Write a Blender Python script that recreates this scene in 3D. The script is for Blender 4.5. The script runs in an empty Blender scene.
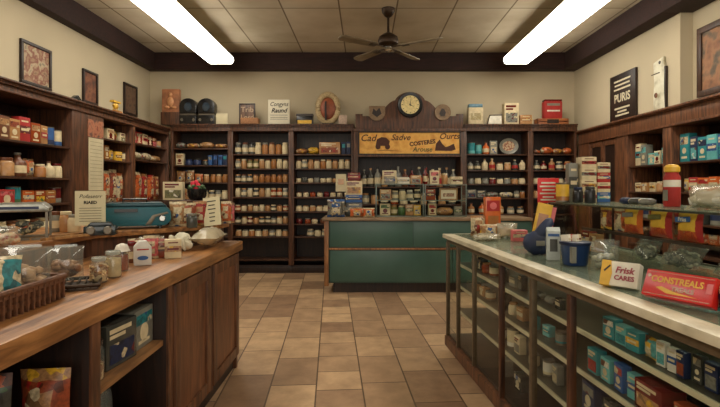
import bpy, bmesh, math, random
from mathutils import Vector, Matrix
random.seed(7)
PI = math.pi
SC = bpy.context.scene
COL = SC.collection

# ------------------------------------------------------------ camera, light, exposure
cam_d = bpy.data.cameras.new('camera'); cam = bpy.data.objects.new('camera', cam_d); COL.objects.link(cam)
cam.location = (0, 0, 1.45); cam.rotation_euler = (PI/2, 0, 0)
cam_d.lens = 24; cam_d.sensor_width = 36; cam_d.shift_x = -5/720; cam_d.shift_y = -15.5/720
cam_d.clip_start = 0.05
SC.camera = cam
SC.view_settings.view_transform = 'Standard'; SC.view_settings.look = 'None'
SC.view_settings.gamma = 1.0; SC.view_settings.use_curve_mapping = False
SC.view_settings.exposure = 0.18
SC.cycles.max_bounces = 8; SC.cycles.transparent_max_bounces = 16
SC.cycles.diffuse_bounces = 4; SC.cycles.glossy_bounces = 3
SC.cycles.sample_clamp_indirect = 4; SC.cycles.caustics_reflective = False; SC.cycles.caustics_refractive = False
SC.cycles.use_denoising = True
W = bpy.data.worlds.new('world'); SC.world = W; W.use_nodes = True
W.node_tree.nodes['Background'].inputs[0].default_value = (1.0, 0.86, 0.68, 1)
W.node_tree.nodes['Background'].inputs[1].default_value = 0.16
LAMP = 11.0           # fluorescent diffuser strength

def area(name, loc, rot, sx, sy, power, col):
    l = bpy.data.lights.new(name, 'AREA'); l.shape = 'RECTANGLE'; l.size = sx; l.size_y = sy
    l.energy = power; l.color = col
    o = bpy.data.objects.new(name, l); o.location = loc; o.rotation_euler = rot; COL.objects.link(o); return o
# fill light added behind the camera
area('front_fill_light', (0.3, -2.4, 2.0), (PI/2*0.97, 0, 0), 5.5, 2.2, 90, (1.0, 0.92, 0.8))

# ------------------------------------------------------------ materials
MC = {}
def nmat(name):
    m = bpy.data.materials.new(name); m.use_nodes = True
    return m, m.node_tree, m.node_tree.nodes['Principled BSDF']
def lin(c):
    return tuple(((x/255)/12.92 if x/255 <= .04045 else ((x/255+.055)/1.055)**2.4) for x in c)
def plain(name, rgb, rough=.5, metal=0, noise=.18, scale=30, spec=.5):
    if name in MC: return MC[name]
    m, nt, b = nmat(name); c = lin(rgb)
    n = nt.nodes.new('ShaderNodeTexNoise'); n.inputs['Scale'].default_value = scale
    tc = nt.nodes.new('ShaderNodeTexCoord'); nt.links.new(tc.outputs['Object'], n.inputs['Vector'])
    r = nt.nodes.new('ShaderNodeValToRGB')
    r.color_ramp.elements[0].position = .3; r.color_ramp.elements[1].position = .7
    r.color_ramp.elements[0].color = (*[x*(1-noise) for x in c], 1)
    r.color_ramp.elements[1].color = (*[min(1, x*(1+noise)) for x in c], 1)
    nt.links.new(n.outputs['Fac'], r.inputs[0]); nt.links.new(r.outputs[0], b.inputs['Base Color'])
    b.inputs['Roughness'].default_value = rough; b.inputs['Metallic'].default_value = metal
    b.inputs['Specular IOR Level'].default_value = spec
    MC[name] = m; return m
def wood(name, c1, c2, rough=.45, axis='Z', scale=6.0, planks=None):
    if name in MC: return MC[name]
    m, nt, b = nmat(name); L = nt.links.new
    tc = nt.nodes.new('ShaderNodeTexCoord'); mp = nt.nodes.new('ShaderNodeMapping')
    L(tc.outputs['Object'], mp.inputs[0])
    s = {'Z': (6, 6, .6), 'X': (.6, 6, 6), 'Y': (6, .6, 6)}[axis]
    mp.inputs['Scale'].default_value = s
    n = nt.nodes.new('ShaderNodeTexNoise'); n.inputs['Scale'].default_value = scale; n.inputs['Detail'].default_value = 6
    n.inputs['Distortion'].default_value = .6
    L(mp.outputs[0], n.inputs['Vector'])
    n2 = nt.nodes.new('ShaderNodeTexNoise'); n2.inputs['Scale'].default_value = 2.2; n2.inputs['Detail'].default_value = 3
    L(tc.outputs['Object'], n2.inputs['Vector'])
    r = nt.nodes.new('ShaderNodeValToRGB'); r.color_ramp.elements[0].position = .32; r.color_ramp.elements[1].position = .68
    r.color_ramp.elements[0].color = (*lin(c1), 1); r.color_ramp.elements[1].color = (*lin(c2), 1)
    L(n.outputs['Fac'], r.inputs[0])
    mx = nt.nodes.new('ShaderNodeMix'); mx.data_type = 'RGBA'; mx.blend_type = 'MULTIPLY'; mx.inputs[0].default_value = .75
    r2 = nt.nodes.new('ShaderNodeValToRGB'); r2.color_ramp.elements[0].position = .3; r2.color_ramp.elements[1].position = .65
    r2.color_ramp.elements[0].color = (.5, .45, .4, 1); r2.color_ramp.elements[1].color = (1, 1, 1, 1)
    L(n2.outputs['Fac'], r2.inputs[0]); L(r.outputs[0], mx.inputs[6]); L(r2.outputs[0], mx.inputs[7])
    L(mx.outputs[2], b.inputs['Base Color'])
    b.inputs['Roughness'].default_value = rough
    bp = nt.nodes.new('ShaderNodeBump'); bp.inputs['Strength'].default_value = .25; bp.inputs['Distance'].default_value = .004
    L(n.outputs['Fac'], bp.inputs['Height']); L(bp.outputs[0], b.inputs['Normal'])
    MC[name] = m; return m
def glassy(name, tint=(.93, .97, .94), refl=.09, rough=.03, body=0.0, bcol=(220, 225, 215)):
    """thin clear sheet: passes light, mirrors a little, optionally a little milky body"""
    if name in MC: return MC[name]
    m, nt, b = nmat(name); L = nt.links.new; out = nt.nodes['Material Output']
    t = nt.nodes.new('ShaderNodeBsdfTransparent'); t.inputs[0].default_value = (*tint, 1)
    g = nt.nodes.new('ShaderNodeBsdfGlossy'); g.inputs['Roughness'].default_value = rough
    lf = nt.nodes.new('ShaderNodeLayerWeight'); lf.inputs[0].default_value = .5; lw = nt.nodes.new('ShaderNodeMath'); lw.operation = 'POWER'; lw.inputs[1].default_value = 4.0; L(lf.outputs['Facing'], lw.inputs[0])
    ma = nt.nodes.new('ShaderNodeMath'); ma.operation = 'MULTIPLY_ADD'; ma.inputs[1].default_value = .5; ma.inputs[2].default_value = refl-.05
    L(lw.outputs[0], ma.inputs[0])
    mx = nt.nodes.new('ShaderNodeMixShader'); L(ma.outputs[0], mx.inputs[0]); L(t.outputs[0], mx.inputs[1]); L(g.outputs[0], mx.inputs[2])
    last = mx
    if body > 0:
        b.inputs['Base Color'].default_value = (*lin(bcol), 1); b.inputs['Roughness'].default_value = .25
        m2 = nt.nodes.new('ShaderNodeMixShader'); m2.inputs[0].default_value = body
        L(mx.outputs[0], m2.inputs[1]); L(b.outputs[0], m2.inputs[2]); last = m2
    L(last.outputs[0], out.inputs[0])
    MC[name] = m; return m
def emit(name, col, s):
    m, nt, b = nmat(name); b.inputs['Emission Color'].default_value = (*col, 1); b.inputs['Emission Strength'].default_value = s
    b.inputs['Base Color'].default_value = (.8, .8, .75, 1); MC[name] = m; return m
def mottled(name, cols, scale=8, rough=.6, kind='noise'):
    """several colours in patches: a printed picture or a heap of contents"""
    if name in MC: return MC[name]
    m, nt, b = nmat(name); L = nt.links.new
    tc = nt.nodes.new('ShaderNodeTexCoord')
    if kind == 'noise':
        n = nt.nodes.new('ShaderNodeTexNoise'); n.inputs['Detail'].default_value = 4; o = n.outputs['Fac']; lo, hi = .32, .68
    else:
        n = nt.nodes.new('ShaderNodeTexVoronoi'); o = n.outputs['Color']; lo, hi = .1, .9
    n.inputs['Scale'].default_value = scale; L(tc.outputs['Object'], n.inputs['Vector'])
    r = nt.nodes.new('ShaderNodeValToRGB'); r.color_ramp.interpolation = 'CONSTANT' if kind != 'noise' else 'LINEAR'
    k = len(cols)
    while len(r.color_ramp.elements) < k: r.color_ramp.elements.new(.5)
    for i, c in enumerate(cols):
        r.color_ramp.elements[i].position = lo+(hi-lo)*i/max(1, k-1) if kind == 'noise' else i/k
        r.color_ramp.elements[i].color = (*lin(c), 1)
    L(o, r.inputs[0]); L(r.outputs[0], b.inputs['Base Color']); b.inputs['Roughness'].default_value = rough
    MC[name] = m; return m

PAL = {'amber': (158, 104, 56), 'cream': (205, 188, 150), 'tan': (172, 128, 84), 'brown': (104, 62, 38), 'red': (160, 34, 28),
 'maroon': (100, 26, 24), 'teal': (36, 128, 134), 'blue': (42, 84, 140), 'navy': (24, 38, 72), 'white': (214, 208, 190),
 'grey': (122, 120, 108), 'green': (70, 100, 58), 'yellow': (214, 168, 50), 'orange': (196, 98, 48), 'black': (22, 22, 24),
 'pink': (206, 104, 104), 'smoky': (66, 66, 60), 'aqua': (96, 170, 168), 'rust': (146, 66, 34), 'olive': (110, 104, 60)}
def P(n, gloss=.4):
    """printed packaging: the pack's colour with busy small print and picture patches"""
    nm = 'print_'+n
    if nm in MC: return MC[nm]
    m, nt, b = nmat(nm); L = nt.links.new; c = lin(PAL[n]); h = sum(ord(q) for q in n)
    lum = sum(c)/3; other = lin(PAL['cream']) if lum < .25 else lin(PAL['brown']); third = lin(PAL[('red', 'yellow', 'blue', 'green', 'white', 'maroon', 'orange')[h % 7]])
    tc = nt.nodes.new('ShaderNodeTexCoord')
    v = nt.nodes.new('ShaderNodeTexVoronoi'); v.inputs['Scale'].default_value = 34; L(tc.outputs['Object'], v.inputs['Vector'])
    r = nt.nodes.new('ShaderNodeValToRGB'); r.color_ramp.interpolation = 'CONSTANT'
    cols = [c, other, c, third, c, tuple(x*.45 for x in c)]; pos = [0, .42, .52, .66, .74, .88]
    while len(r.color_ramp.elements) < 6: r.color_ramp.elements.new(.5)
    for i in range(6): r.color_ramp.elements[i].position = pos[i]; r.color_ramp.elements[i].color = (*cols[i], 1)
    sp = nt.nodes.new('ShaderNodeSeparateColor'); L(v.outputs['Color'], sp.inputs[0]); L(sp.outputs[0], r.inputs[0])
    n2 = nt.nodes.new('ShaderNodeTexNoise'); n2.inputs['Scale'].default_value = 70; n2.inputs['Detail'].default_value = 3; L(tc.outputs['Object'], n2.inputs['Vector'])
    mx = nt.nodes.new('ShaderNodeMix'); mx.data_type = 'RGBA'; mx.blend_type = 'MULTIPLY'; mx.inputs[0].default_value = .6
    r2 = nt.nodes.new('ShaderNodeValToRGB'); r2.color_ramp.elements[0].position = .35; r2.color_ramp.elements[1].position = .6; r2.color_ramp.elements[0].color = (.3, .28, .26, 1)
    L(n2.outputs['Fac'], r2.inputs[0]); L(r.outputs[0], mx.inputs[6]); L(r2.outputs[0], mx.inputs[7]); L(mx.outputs[2], b.inputs['Base Color'])
    b.inputs['Roughness'].default_value = gloss
    MC[nm] = m; return m
def C(n, gloss=.4): return plain('paint_'+n, PAL[n], gloss, 0, .14, 18)

M_wood_dark = wood('dark_walnut_wood', (22, 12, 8), (50, 29, 19))
M_wood_shelf = wood('shelf_wood', (44, 26, 16), (92, 56, 34), axis='X')
M_wood_shelf_y = wood('side_shelf_wood', (44, 26, 16), (92, 56, 34), axis='Y')
M_wood_case = wood('case_wood', (44, 25, 15), (110, 68, 42))
M_wood_post = wood('post_wood', (62, 36, 22), (138, 88, 56))
M_wood_counter = wood('counter_top_wood', (112, 72, 40), (192, 136, 82), rough=.35, axis='Y')
M_wood_front = wood('counter_front_wood', (62, 37, 22), (130, 84, 52), rough=.5)
M_wood_pale = wood('pale_wood', (140, 100, 60), (190, 146, 92))
M_beam = wood('beam_wood', (34, 16, 13), (56, 28, 22), rough=.8, axis='X')
M_glass = glassy('clear_glass', (.96, .97, .95), .035+.012, .02)
M_glass_top = glassy('counter_glass', (.86, .94, .89), .12, .05, .28, (160, 172, 148))  # pale green body colour stands in for reflections on the glass
M_film = glassy('clear_film', (.92, .92, .88), .12, .12, .10)
M_film_milky = glassy('milky_film', (.9, .9, .84), .12, .2, .35, (215, 205, 180))
M_marble = mottled('stone_edge', [(172, 162, 136), (206, 196, 168), (222, 214, 190)], 6, .35)
M_chrome = plain('chrome', (190, 190, 185), .2, 1, .05)
M_grey_metal = plain('grey_metal', (112, 104, 90), .4, .6, .1)
M_black = plain('black_gloss', (14, 14, 16), .25, 0, .1)
M_bronze = plain('bronze_metal', (58, 44, 32), .4, .7, .2)

# ------------------------------------------------------------ mesh helpers
class MB:
    def __init__(s): s.bm = bmesh.new()
    def _m(s, fs, m):
        for f in fs: f.material_index = m
    def box(s, x0, x1, y0, y1, z0, z1, m=0):
        v = [s.bm.verts.new(p) for p in ((x0,y0,z0),(x1,y0,z0),(x1,y1,z0),(x0,y1,z0),(x0,y0,z1),(x1,y0,z1),(x1,y1,z1),(x0,y1,z1))]
        s._m([s.bm.faces.new([v[i] for i in q]) for q in ((3,2,1,0),(4,5,6,7),(0,1,5,4),(1,2,6,5),(2,3,7,6),(3,0,4,7))], m); return s
    def lathe(s, prof, seg=16, m=0, cx=0, cy=0, axis='Z', ms=None):
        rings = []
        for r, z in prof:
            rr = max(r, 1e-5)
            rings.append([s.bm.verts.new({'Z': (cx+rr*math.cos(a), cy+rr*math.sin(a), z), 'Y': (cx+rr*math.cos(a), z, cy+rr*math.sin(a)),
                'X': (z, cx+rr*math.cos(a), cy+rr*math.sin(a))}[axis]) for a in [2*PI*i/seg for i in range(seg)]])
        for k in range(len(rings)-1):
            a, b = rings[k], rings[k+1]
            for i in range(seg):
                j = (i+1) % seg
                f = s.bm.faces.new((a[i], a[j], b[j], b[i])); f.material_index = ms[k] if ms else m
        f = s.bm.faces.new(rings[0][::-1]); f.material_index = ms[0] if ms else m
        f = s.bm.faces.new(rings[-1]); f.material_index = ms[-1] if ms else m
        return s
    def cyl(s, cx, cy, z0, z1, r, seg=16, m=0, axis='Z'): return s.lathe([(r, z0), (r, z1)], seg, m, cx, cy, axis)
    def prism(s, pts, y0, y1, m=0, plane='XZ'):
        f3 = {'XZ': lambda p, t: (p[0], t, p[1]), 'XY': lambda p, t: (p[0], p[1], t), 'YZ': lambda p, t: (t, p[0], p[1])}[plane]
        a = [s.bm.verts.new(f3(p, y0)) for p in pts]; b = [s.bm.verts.new(f3(p, y1)) for p in pts]
        n = len(pts); fs = [s.bm.faces.new(a), s.bm.faces.new(b[::-1])]
        for i in range(n): fs.append(s.bm.faces.new((a[i], b[i], b[(i+1) % n], a[(i+1) % n])))
        s._m(fs, m); return s
    def tube(s, pts, r, seg=8, m=0):
        pts = [Vector(p) for p in pts]; rings = []
        for i, p in enumerate(pts):
            d = (pts[min(i+1, len(pts)-1)]-pts[max(i-1, 0)]).normalized()
            u = d.cross(Vector((0, 0, 1)));
            if u.length < .1: u = d.cross(Vector((0, 1, 0)))
            u.normalize(); w = d.cross(u)
            rr = r[i] if isinstance(r, (list, tuple)) else r
            rings.append([s.bm.verts.new(p+u*rr*math.cos(a)+w*rr*math.sin(a)) for a in [2*PI*k/seg for k in range(seg)]])
        fs = []
        for a, b in zip(rings, rings[1:]):
            for k in range(seg): fs.append(s.bm.faces.new((a[k], a[(k+1) % seg], b[(k+1) % seg], b[k])))
        fs.append(s.bm.faces.new(rings[0][::-1])); fs.append(s.bm.faces.new(rings[-1])); s._m(fs, m); return s
    def blob(s, c, r, m=0, sub=1, jit=0):
        res = bmesh.ops.create_icosphere(s.bm, subdivisions=sub, radius=1.0)
        fs = set()
        for v in res['verts']:
            k = 1+random.uniform(-jit, jit)
            v.co = Vector((c[0]+v.co.x*r[0]*k, c[1]+v.co.y*r[1]*k, c[2]+v.co.z*r[2]*k))
            fs.update(v.link_faces)
        s._m(fs, m); return s
    def pillow(s, w, h, d, nx=8, nz=9, mf=None, wr=.02, crimp=True, seed=0, x0=0, y0=0, z0=0):
        """a filled bag standing on its lower edge, facing -Y"""
        rnd = random.Random(seed); G = {}
        for side in (-1, 1):
            for i in range(nx+1):
                for k in range(nz+1):
                    u, v = i/nx, k/nz; e = (i in (0, nx)) or (k in (0, nz))
                    if e and side == 1: G[side, i, k] = G[-1, i, k]; continue
                    puff = (1-abs(2*u-1)**2.6)*(1-abs(2*v-1)**3.2)
                    y = side*d/2*puff*(1+rnd.uniform(-.15, .15)) if not e else 0
                    pin = 1-.07*math.sin(PI*v)
                    x = (u-.5)*w*pin + (rnd.uniform(-wr, wr)*w if not e else 0)
                    G[side, i, k] = s.bm.verts.new((x0+x, y0+y, z0+v*h+(rnd.uniform(-wr, wr)*h if 0 < k < nz else 0)))
        for side in (-1, 1):
            for i in range(nx):
                for k in range(nz):
                    q = (G[side,i,k], G[side,i+1,k], G[side,i+1,k+1], G[side,i,k+1])
                    if side == 1: q = q[::-1]
                    f = s.bm.faces.new(q)
                    f.material_index = mf((i+.5)/nx, (k+.5)/nz) if mf else 0
        return s
    def xf(s, mat): bmesh.ops.transform(s.bm, matrix=mat, verts=s.bm.verts); return s
    def obj(s, name, mats, parent=None, bevel=0, smooth=35, loc=None):
        if not isinstance(mats, (list, tuple)): mats = [mats]
        bmesh.ops.recalc_face_normals(s.bm, faces=s.bm.faces)
        if bevel: bmesh.ops.bevel(s.bm, geom=[e for e in s.bm.edges if len(e.link_faces) == 2 and e.calc_face_angle(0) > .6], offset=bevel, segments=2, affect='EDGES', profile=.6, clamp_overlap=True)
        me = bpy.data.meshes.new(name); s.bm.to_mesh(me); s.bm.free()
        for m in mats: me.materials.append(m)
        if smooth:
            for p in me.polygons: p.use_smooth = True
            me.set_sharp_from_angle(angle=math.radians(smooth))
        o = bpy.data.objects.new(name, me); COL.objects.link(o)
        if parent: o.parent = parent
        if loc: o.location = loc
        return o
def empty(name, loc=(0, 0, 0), rz=0):
    o = bpy.data.objects.new(name, None); o.empty_display_size = .05; o.location = loc; o.rotation_euler = (0, 0, rz); COL.objects.link(o); return o
def tag(o, label, cat, group=None, kind=None):
    o['label'] = label; o['category'] = cat
    if group: o['group'] = group
    if kind: o['kind'] = kind
    return o
def struct(o): o['kind'] = 'structure'; return o
def copy_tree(o, parent=None):
    c = o.copy(); COL.objects.link(c); c.parent = parent
    for ch in o.children: copy_tree(ch, c)
    return c
KIDS = {}
PROTO = {}
def place(key, build, loc, rz=0, label='', cat='', group=None, sc=1, tilt=None):
    if key in PROTO: o = copy_tree(PROTO[key])
    else: o = build(); PROTO[key] = o
    o.location = (loc[0], loc[1], loc[2]+.0015); o.rotation_euler = (tilt or 0, 0, rz)
    o.scale = (sc, sc, sc) if not isinstance(sc, tuple) else sc
    for k in ('label', 'category', 'group', 'kind'):
        if k in o: del o[k]
    return tag(o, label, cat, group)
FONT_CACHE = {}
def text(body, size, mat, parent, loc, rot=(PI/2, 0, 0), name='lettering', ext=.0008, shear=0, bold=0, sx=1):
    cu = bpy.data.curves.new('t', 'FONT'); cu.body = body; cu.size = size; cu.align_x = 'CENTER'; cu.align_y = 'CENTER'
    cu.extrude = ext; cu.shear = shear; cu.offset = bold; cu.resolution_u = 3
    t = bpy.data.objects.new('t', cu); COL.objects.link(t)
    bpy.context.view_layer.update()
    me = bpy.data.meshes.new_from_object(t.evaluated_get(bpy.context.evaluated_depsgraph_get()))
    bpy.data.objects.remove(t); bpy.data.curves.remove(cu)
    me.materials.clear(); me.materials.append(mat)
    lim = size*len(body)*.6+size
    bad = [v for v in me.vertices if abs(v.co.x) > lim or abs(v.co.y) > size]
    if bad:      # glyph outlines that crossed themselves: drop the stray points
        bm = bmesh.new(); bm.from_mesh(me); bmesh.ops.delete(bm, geom=[v for v in bm.verts if abs(v.co.x) > lim or abs(v.co.y) > size], context='VERTS'); bm.to_mesh(me); bm.free()
    o = bpy.data.objects.new(name, me); COL.objects.link(o); o.parent = parent; o.location = loc; o.rotation_euler = rot; o.scale = (sx, 1, 1)
    return o
# ------------------------------------------------------------ room shell
def mat_floor():
    m, nt, b = nmat('stone_floor_tiles'); L = nt.links.new
    g = nt.nodes.new('ShaderNodeNewGeometry'); mp = nt.nodes.new('ShaderNodeMapping')
    mp.inputs['Rotation'].default_value = (0, 0, math.radians(86)); mp.inputs['Location'].default_value = (.2, .11, 0)
    L(g.outputs['Position'], mp.inputs[0])
    nd = nt.nodes.new('ShaderNodeTexNoise'); nd.inputs['Scale'].default_value = 3; L(g.outputs['Position'], nd.inputs['Vector'])
    br = nt.nodes.new('ShaderNodeTexBrick'); L(mp.outputs[0], br.inputs['Vector'])
    br.inputs['Scale'].default_value = 1; br.inputs['Brick Width'].default_value = .56; br.inputs['Row Height'].default_value = .335
    br.inputs['Mortar Size'].default_value = .006; br.inputs['Mortar Smooth'].default_value = .2; br.inputs['Bias'].default_value = 0
    br.offset = .37; br.squash = .62; br.squash_frequency = 3; br.offset_frequency = 2
    br.inputs['Color1'].default_value = (*lin((140, 110, 86)), 1); br.inputs['Color2'].default_value = (*lin((204, 172, 134)), 1)
    br.inputs['Mortar'].default_value = (*lin((100, 78, 58)), 1)
    n = nt.nodes.new('ShaderNodeTexNoise'); n.inputs['Scale'].default_value = 5; n.inputs['Detail'].default_value = 8; n.inputs['Roughness'].default_value = .65
    L(g.outputs['Position'], n.inputs['Vector'])
    r = nt.nodes.new('ShaderNodeValToRGB'); r.color_ramp.elements[0].position = .3; r.color_ramp.elements[1].position = .7
    r.color_ramp.elements[0].color = (.6, .55, .5, 1); r.color_ramp.elements[1].color = (1.1, 1.06, 1, 1)
    L(n.outputs['Fac'], r.inputs[0])
    mx = nt.nodes.new('ShaderNodeMix'); mx.data_type = 'RGBA'; mx.blend_type = 'MULTIPLY'; mx.inputs[0].default_value = .8
    L(br.outputs['Color'], mx.inputs[6]); L(r.outputs[0], mx.inputs[7]); L(mx.outputs[2], b.inputs['Base Color'])
    b.inputs['Roughness'].default_value = .5
    bp = nt.nodes.new('ShaderNodeBump'); bp.inputs['Strength'].default_value = .4; bp.inputs['Distance'].default_value = .004
    ma = nt.nodes.new('ShaderNodeMath'); ma.operation = 'SUBTRACT'; L(n.outputs['Fac'], ma.inputs[0]); L(br.outputs['Fac'], ma.inputs[1])
    L(ma.outputs[0], bp.inputs['Height']); L(bp.outputs[0], b.inputs['Normal'])
    return m
def mat_ceiling():
    m, nt, b = nmat('ceiling_panels'); L = nt.links.new
    g = nt.nodes.new('ShaderNodeNewGeometry'); mp = nt.nodes.new('ShaderNodeMapping')
    mp.inputs['Rotation'].default_value = (0, 0, PI/2); mp.inputs['Location'].default_value = (0.3, .34, 0)
    L(g.outputs['Position'], mp.inputs[0])
    br = nt.nodes.new('ShaderNodeTexBrick'); L(mp.outputs[0], br.inputs['Vector'])
    br.inputs['Scale'].default_value = 1; br.inputs['Brick Width'].default_value = 1.52; br.inputs['Row Height'].default_value = .76
    br.inputs['Mortar Size'].default_value = .012; br.inputs['Mortar Smooth'].default_value = .3; br.offset = 0
    br.inputs['Color1'].default_value = (*lin((200, 188, 162)), 1); br.inputs['Color2'].default_value = (*lin((212, 200, 176)), 1)
    br.inputs['Mortar'].default_value = (*lin((126, 112, 90)), 1)
    n = nt.nodes.new('ShaderNodeTexNoise'); n.inputs['Scale'].default_value = 1.6; n.inputs['Detail'].default_value = 5
    L(g.outputs['Position'], n.inputs['Vector'])
    r = nt.nodes.new('ShaderNodeValToRGB'); r.color_ramp.elements[0].position = .3; r.color_ramp.elements[1].position = .65
    r.color_ramp.elements[0].color = (.66, .6, .52, 1); r.color_ramp.elements[1].color = (1, 1, 1, 1)
    L(n.outputs['Fac'], r.inputs[0])
    mx = nt.nodes.new('ShaderNodeMix'); mx.data_type = 'RGBA'; mx.blend_type = 'MULTIPLY'; mx.inputs[0].default_value = .7
    L(br.outputs['Color'], mx.inputs[6]); L(r.outputs[0], mx.inputs[7]); L(mx.outputs[2], b.inputs['Base Color'])
    b.inputs['Roughness'].default_value = .9
    return m
M_wall = plain('cream_plaster', (186, 172, 144), .85, 0, .06, 1.4)
CEIL = 3.84
struct(MB().box(-4.3, 4.5, -3, 9.0, -.1, 0).obj('floor', mat_floor(), smooth=0))
struct(MB().box(-4.3, 4.5, -3, 9.0, CEIL, CEIL+.1).obj('ceiling', mat_ceiling(), smooth=0))
struct(MB().box(-4.05, -3.85, -3, 8.8, 0, CEIL).obj('wall_left', M_wall, smooth=0))
struct(MB().box(-3.85, 4.3, 8.6, 8.8, 0, CEIL).obj('wall_back', M_wall, smooth=0))
b = MB(); b.box(4.1, 4.3, -3, 8.6, 0, 2.41); b.box(3.75, 4.3, 5.71, 8.6, 2.412, CEIL); b.box(3.90, 4.3, -3, 5.71, 2.412, CEIL)
struct(b.obj('wall_right', M_wall, smooth=0))
struct(MB().box(-3.85, 3.75, 8.45, 8.6, 3.535, CEIL-.001).obj('trim_1', M_beam, bevel=.006))
struct(MB().box(-3.85, -3.70, -3, 8.45, 3.535, CEIL-.001).obj('trim_2', M_beam, bevel=.006))
struct(MB().box(3.52, 3.75, 5.71, 8.45, 3.535, CEIL-.001).obj('trim_3', M_beam, bevel=.006))
struct(MB().box(3.52, 3.90, -3, 5.71, 3.535, CEIL-.001).obj('trim_4', M_beam, bevel=.006))

# ------------------------------------------------------------ ceiling lamps and fan
M_lamp = emit('lamp_diffuser', (1.0, .94, .81), LAMP)
M_housing = plain('lamp_housing', (186, 180, 160), .5)
def fluoro():
    t = empty('ceiling_light')
    w = .21; L = 1.8
    MB().prism([(-w, .05), (-w+.03, 0), (w-.03, 0), (w, .05), (w-.01, .105), (-w+.01, .105)], -L, L).obj('diffuser', M_lamp, t, smooth=0)
    MB().prism([(-w+.005, .105), (w-.005, .105), (w-.05, .135), (-w+.05, .135)], -L, L).obj('housing', M_housing, t)
    for y in (-L-.012, L): MB().prism([(-w-.004, .05), (-w+.03, -.004), (w-.03, -.004), (w+.004, .05), (w-.006, .11), (w-.05, .137), (-w+.05, .137), (-w+.006, .11)], y, y+.012).obj('end_cap', M_housing, t)
    for y in (-L*.7, L*.7): MB().cyl(0, y, .12, CEIL-3.5, .012, 8).obj('hanger', M_grey_metal, t)
    return t
for x, y, s in ((-2.38, 6.13, 'left, its far end by the back beam'), (2.50, 6.13, 'right, its far end by the back beam'),
                (-2.38, 2.3, 'left side, nearer the shop front'), (2.50, 2.3, 'right side, nearer the shop front')):
    place('fluoro', fluoro, (x, y, 3.5), 0, 'long glowing fluorescent ceiling light on the '+s, 'ceiling light', 'fluorescent ceiling lights')

def fan():
    t = empty('ceiling_fan', (.31, 6.4, 0)); tag(t, 'dark metal ceiling fan with four blades hanging from the ceiling panels', 'fan')
    MB().lathe([(.02, 3.72), (.05, 3.74), (.085, 3.79), (.09, 3.839)], 20).obj('canopy', M_bronze, t)
    MB().cyl(0, 0, 3.5, 3.75, .016, 10).obj('downrod', M_bronze, t)
    MB().lathe([(.03, 3.52), (.07, 3.5), (.125, 3.46), (.14, 3.41), (.13, 3.37), (.10, 3.345), (.05, 3.33)], 24).obj('motor', M_bronze, t)
    MB().lathe([(.05, 3.33), (.055, 3.29), (.03, 3.265), (.005, 3.26)], 16).obj('hub_cap', M_chrome, t)
    for k, a in enumerate((54, 125, 215, 328)):
        b = MB(); w0, w1 = .05, .075
        b.prism([(.2, -w0), (.24, -w0-.01), (.72, -w1), (.76, -w1+.03), (.77, 0), (.76, w1-.03), (.72, w1), (.24, w0+.01), (.2, w0)], -.005, .005, plane='XY')
        b.xf(Matrix.Rotation(math.radians(11), 4, 'X'))
        bl = b.obj('blade', wood('blade_wood', (120, 110, 90), (156, 144, 120), axis='X'), t, bevel=.002); bl.location = (0, 0, 3.325); bl.rotation_euler = (0, 0, math.radians(a))
        b = MB(); b.box(.09, .26, -.012, .012, -.006, .006); b.box(.2, .3, -.035, .035, -.012, -.006)
        b.obj('blade_bracket', M_bronze, bl)
fan()

# ------------------------------------------------------------ shelving
def cabinet(name, loc, rz, width, depth, top, shelves, label, group, cornice=.12, base=.13, lower=None, sides=(True, True), cold=.05):
    """local x along the wall, front at y=0 facing -Y, back at +depth"""
    t = empty(name, loc, rz); tag(t, label, 'shelves', group); w = width
    MB().box(0, w, depth-.02, depth, 0, top-cornice).obj('back_panel', M_wood_dark, t, smooth=0)
    for k, x in enumerate((0, w-.045)):
        if sides[k]: MB().box(x, x+.045, 0, depth-.02, base, top-cornice).obj('side_panel', M_wood_case, t, bevel=.003)
    for z in shelves: MB().box(.045 if sides[0] else 0, w-.045 if sides[1] else w, .02, depth-.02, z-.022, z).obj('shelf', M_wood_shelf, t, bevel=.002)
    b = MB(); b.box(0, w, .015, depth-.02, 0, base); b.box(0, w, 0, .015, .0, base-.03); b.obj('base', M_wood_dark, t, bevel=.003)
    b = MB(); b.box(-.0, w, .0, depth, top-cornice, top-.05); b.box(0, w, -.02, depth, top-.05, top-.02); b.box(0, w, -.04, depth, top-.02, top)
    b.box(0, w, -.012, 0, top-cornice, top-cornice+.02)
    b.obj('cornice', M_wood_case, t, bevel=.003)
    return t
BF = 8.19; BD = .40
ZL = (2.03, 1.783, 1.544, 1.296, 1.049, .836, .619, .228)
cabinet('shelf_cabinet', (-3.32, BF, 0), 0, 1.02, BD, 2.54, (2.13, 1.84, 1.544, 1.26, .98, .62), 'tall dark wood shelves in the back left corner of the shop', 'dark wood shelves along the back wall')
cabinet('shelf_cabinet', (-2.30, BF, 0), 0, 1.04, BD, 2.54, ZL, 'tall dark wood shelves of jars below the white lettered sign', 'dark wood shelves along the back wall')
cabinet('shelf_cabinet', (-1.26, BF, 0), 0, 1.07, BD, 2.54, ZL, 'tall dark wood shelves of jars just left of the clock board', 'dark wood shelves along the back wall')
cabinet('shelf_cabinet', (1.69, BF, 0), 0, 1.14, BD, 2.54, (2.03, 1.757, 1.52, 1.28, 1.0), 'tall dark wood shelves just right of the clock board', 'dark wood shelves along the back wall')
cabinet('shelf_cabinet', (2.83, BF, 0), 0, .79, BD, 2.54, (2.03, 1.757, 1.52, 1.28, 1.0), 'tall dark wood shelves below the red tin, back right corner', 'dark wood shelves along the back wall')
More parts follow.
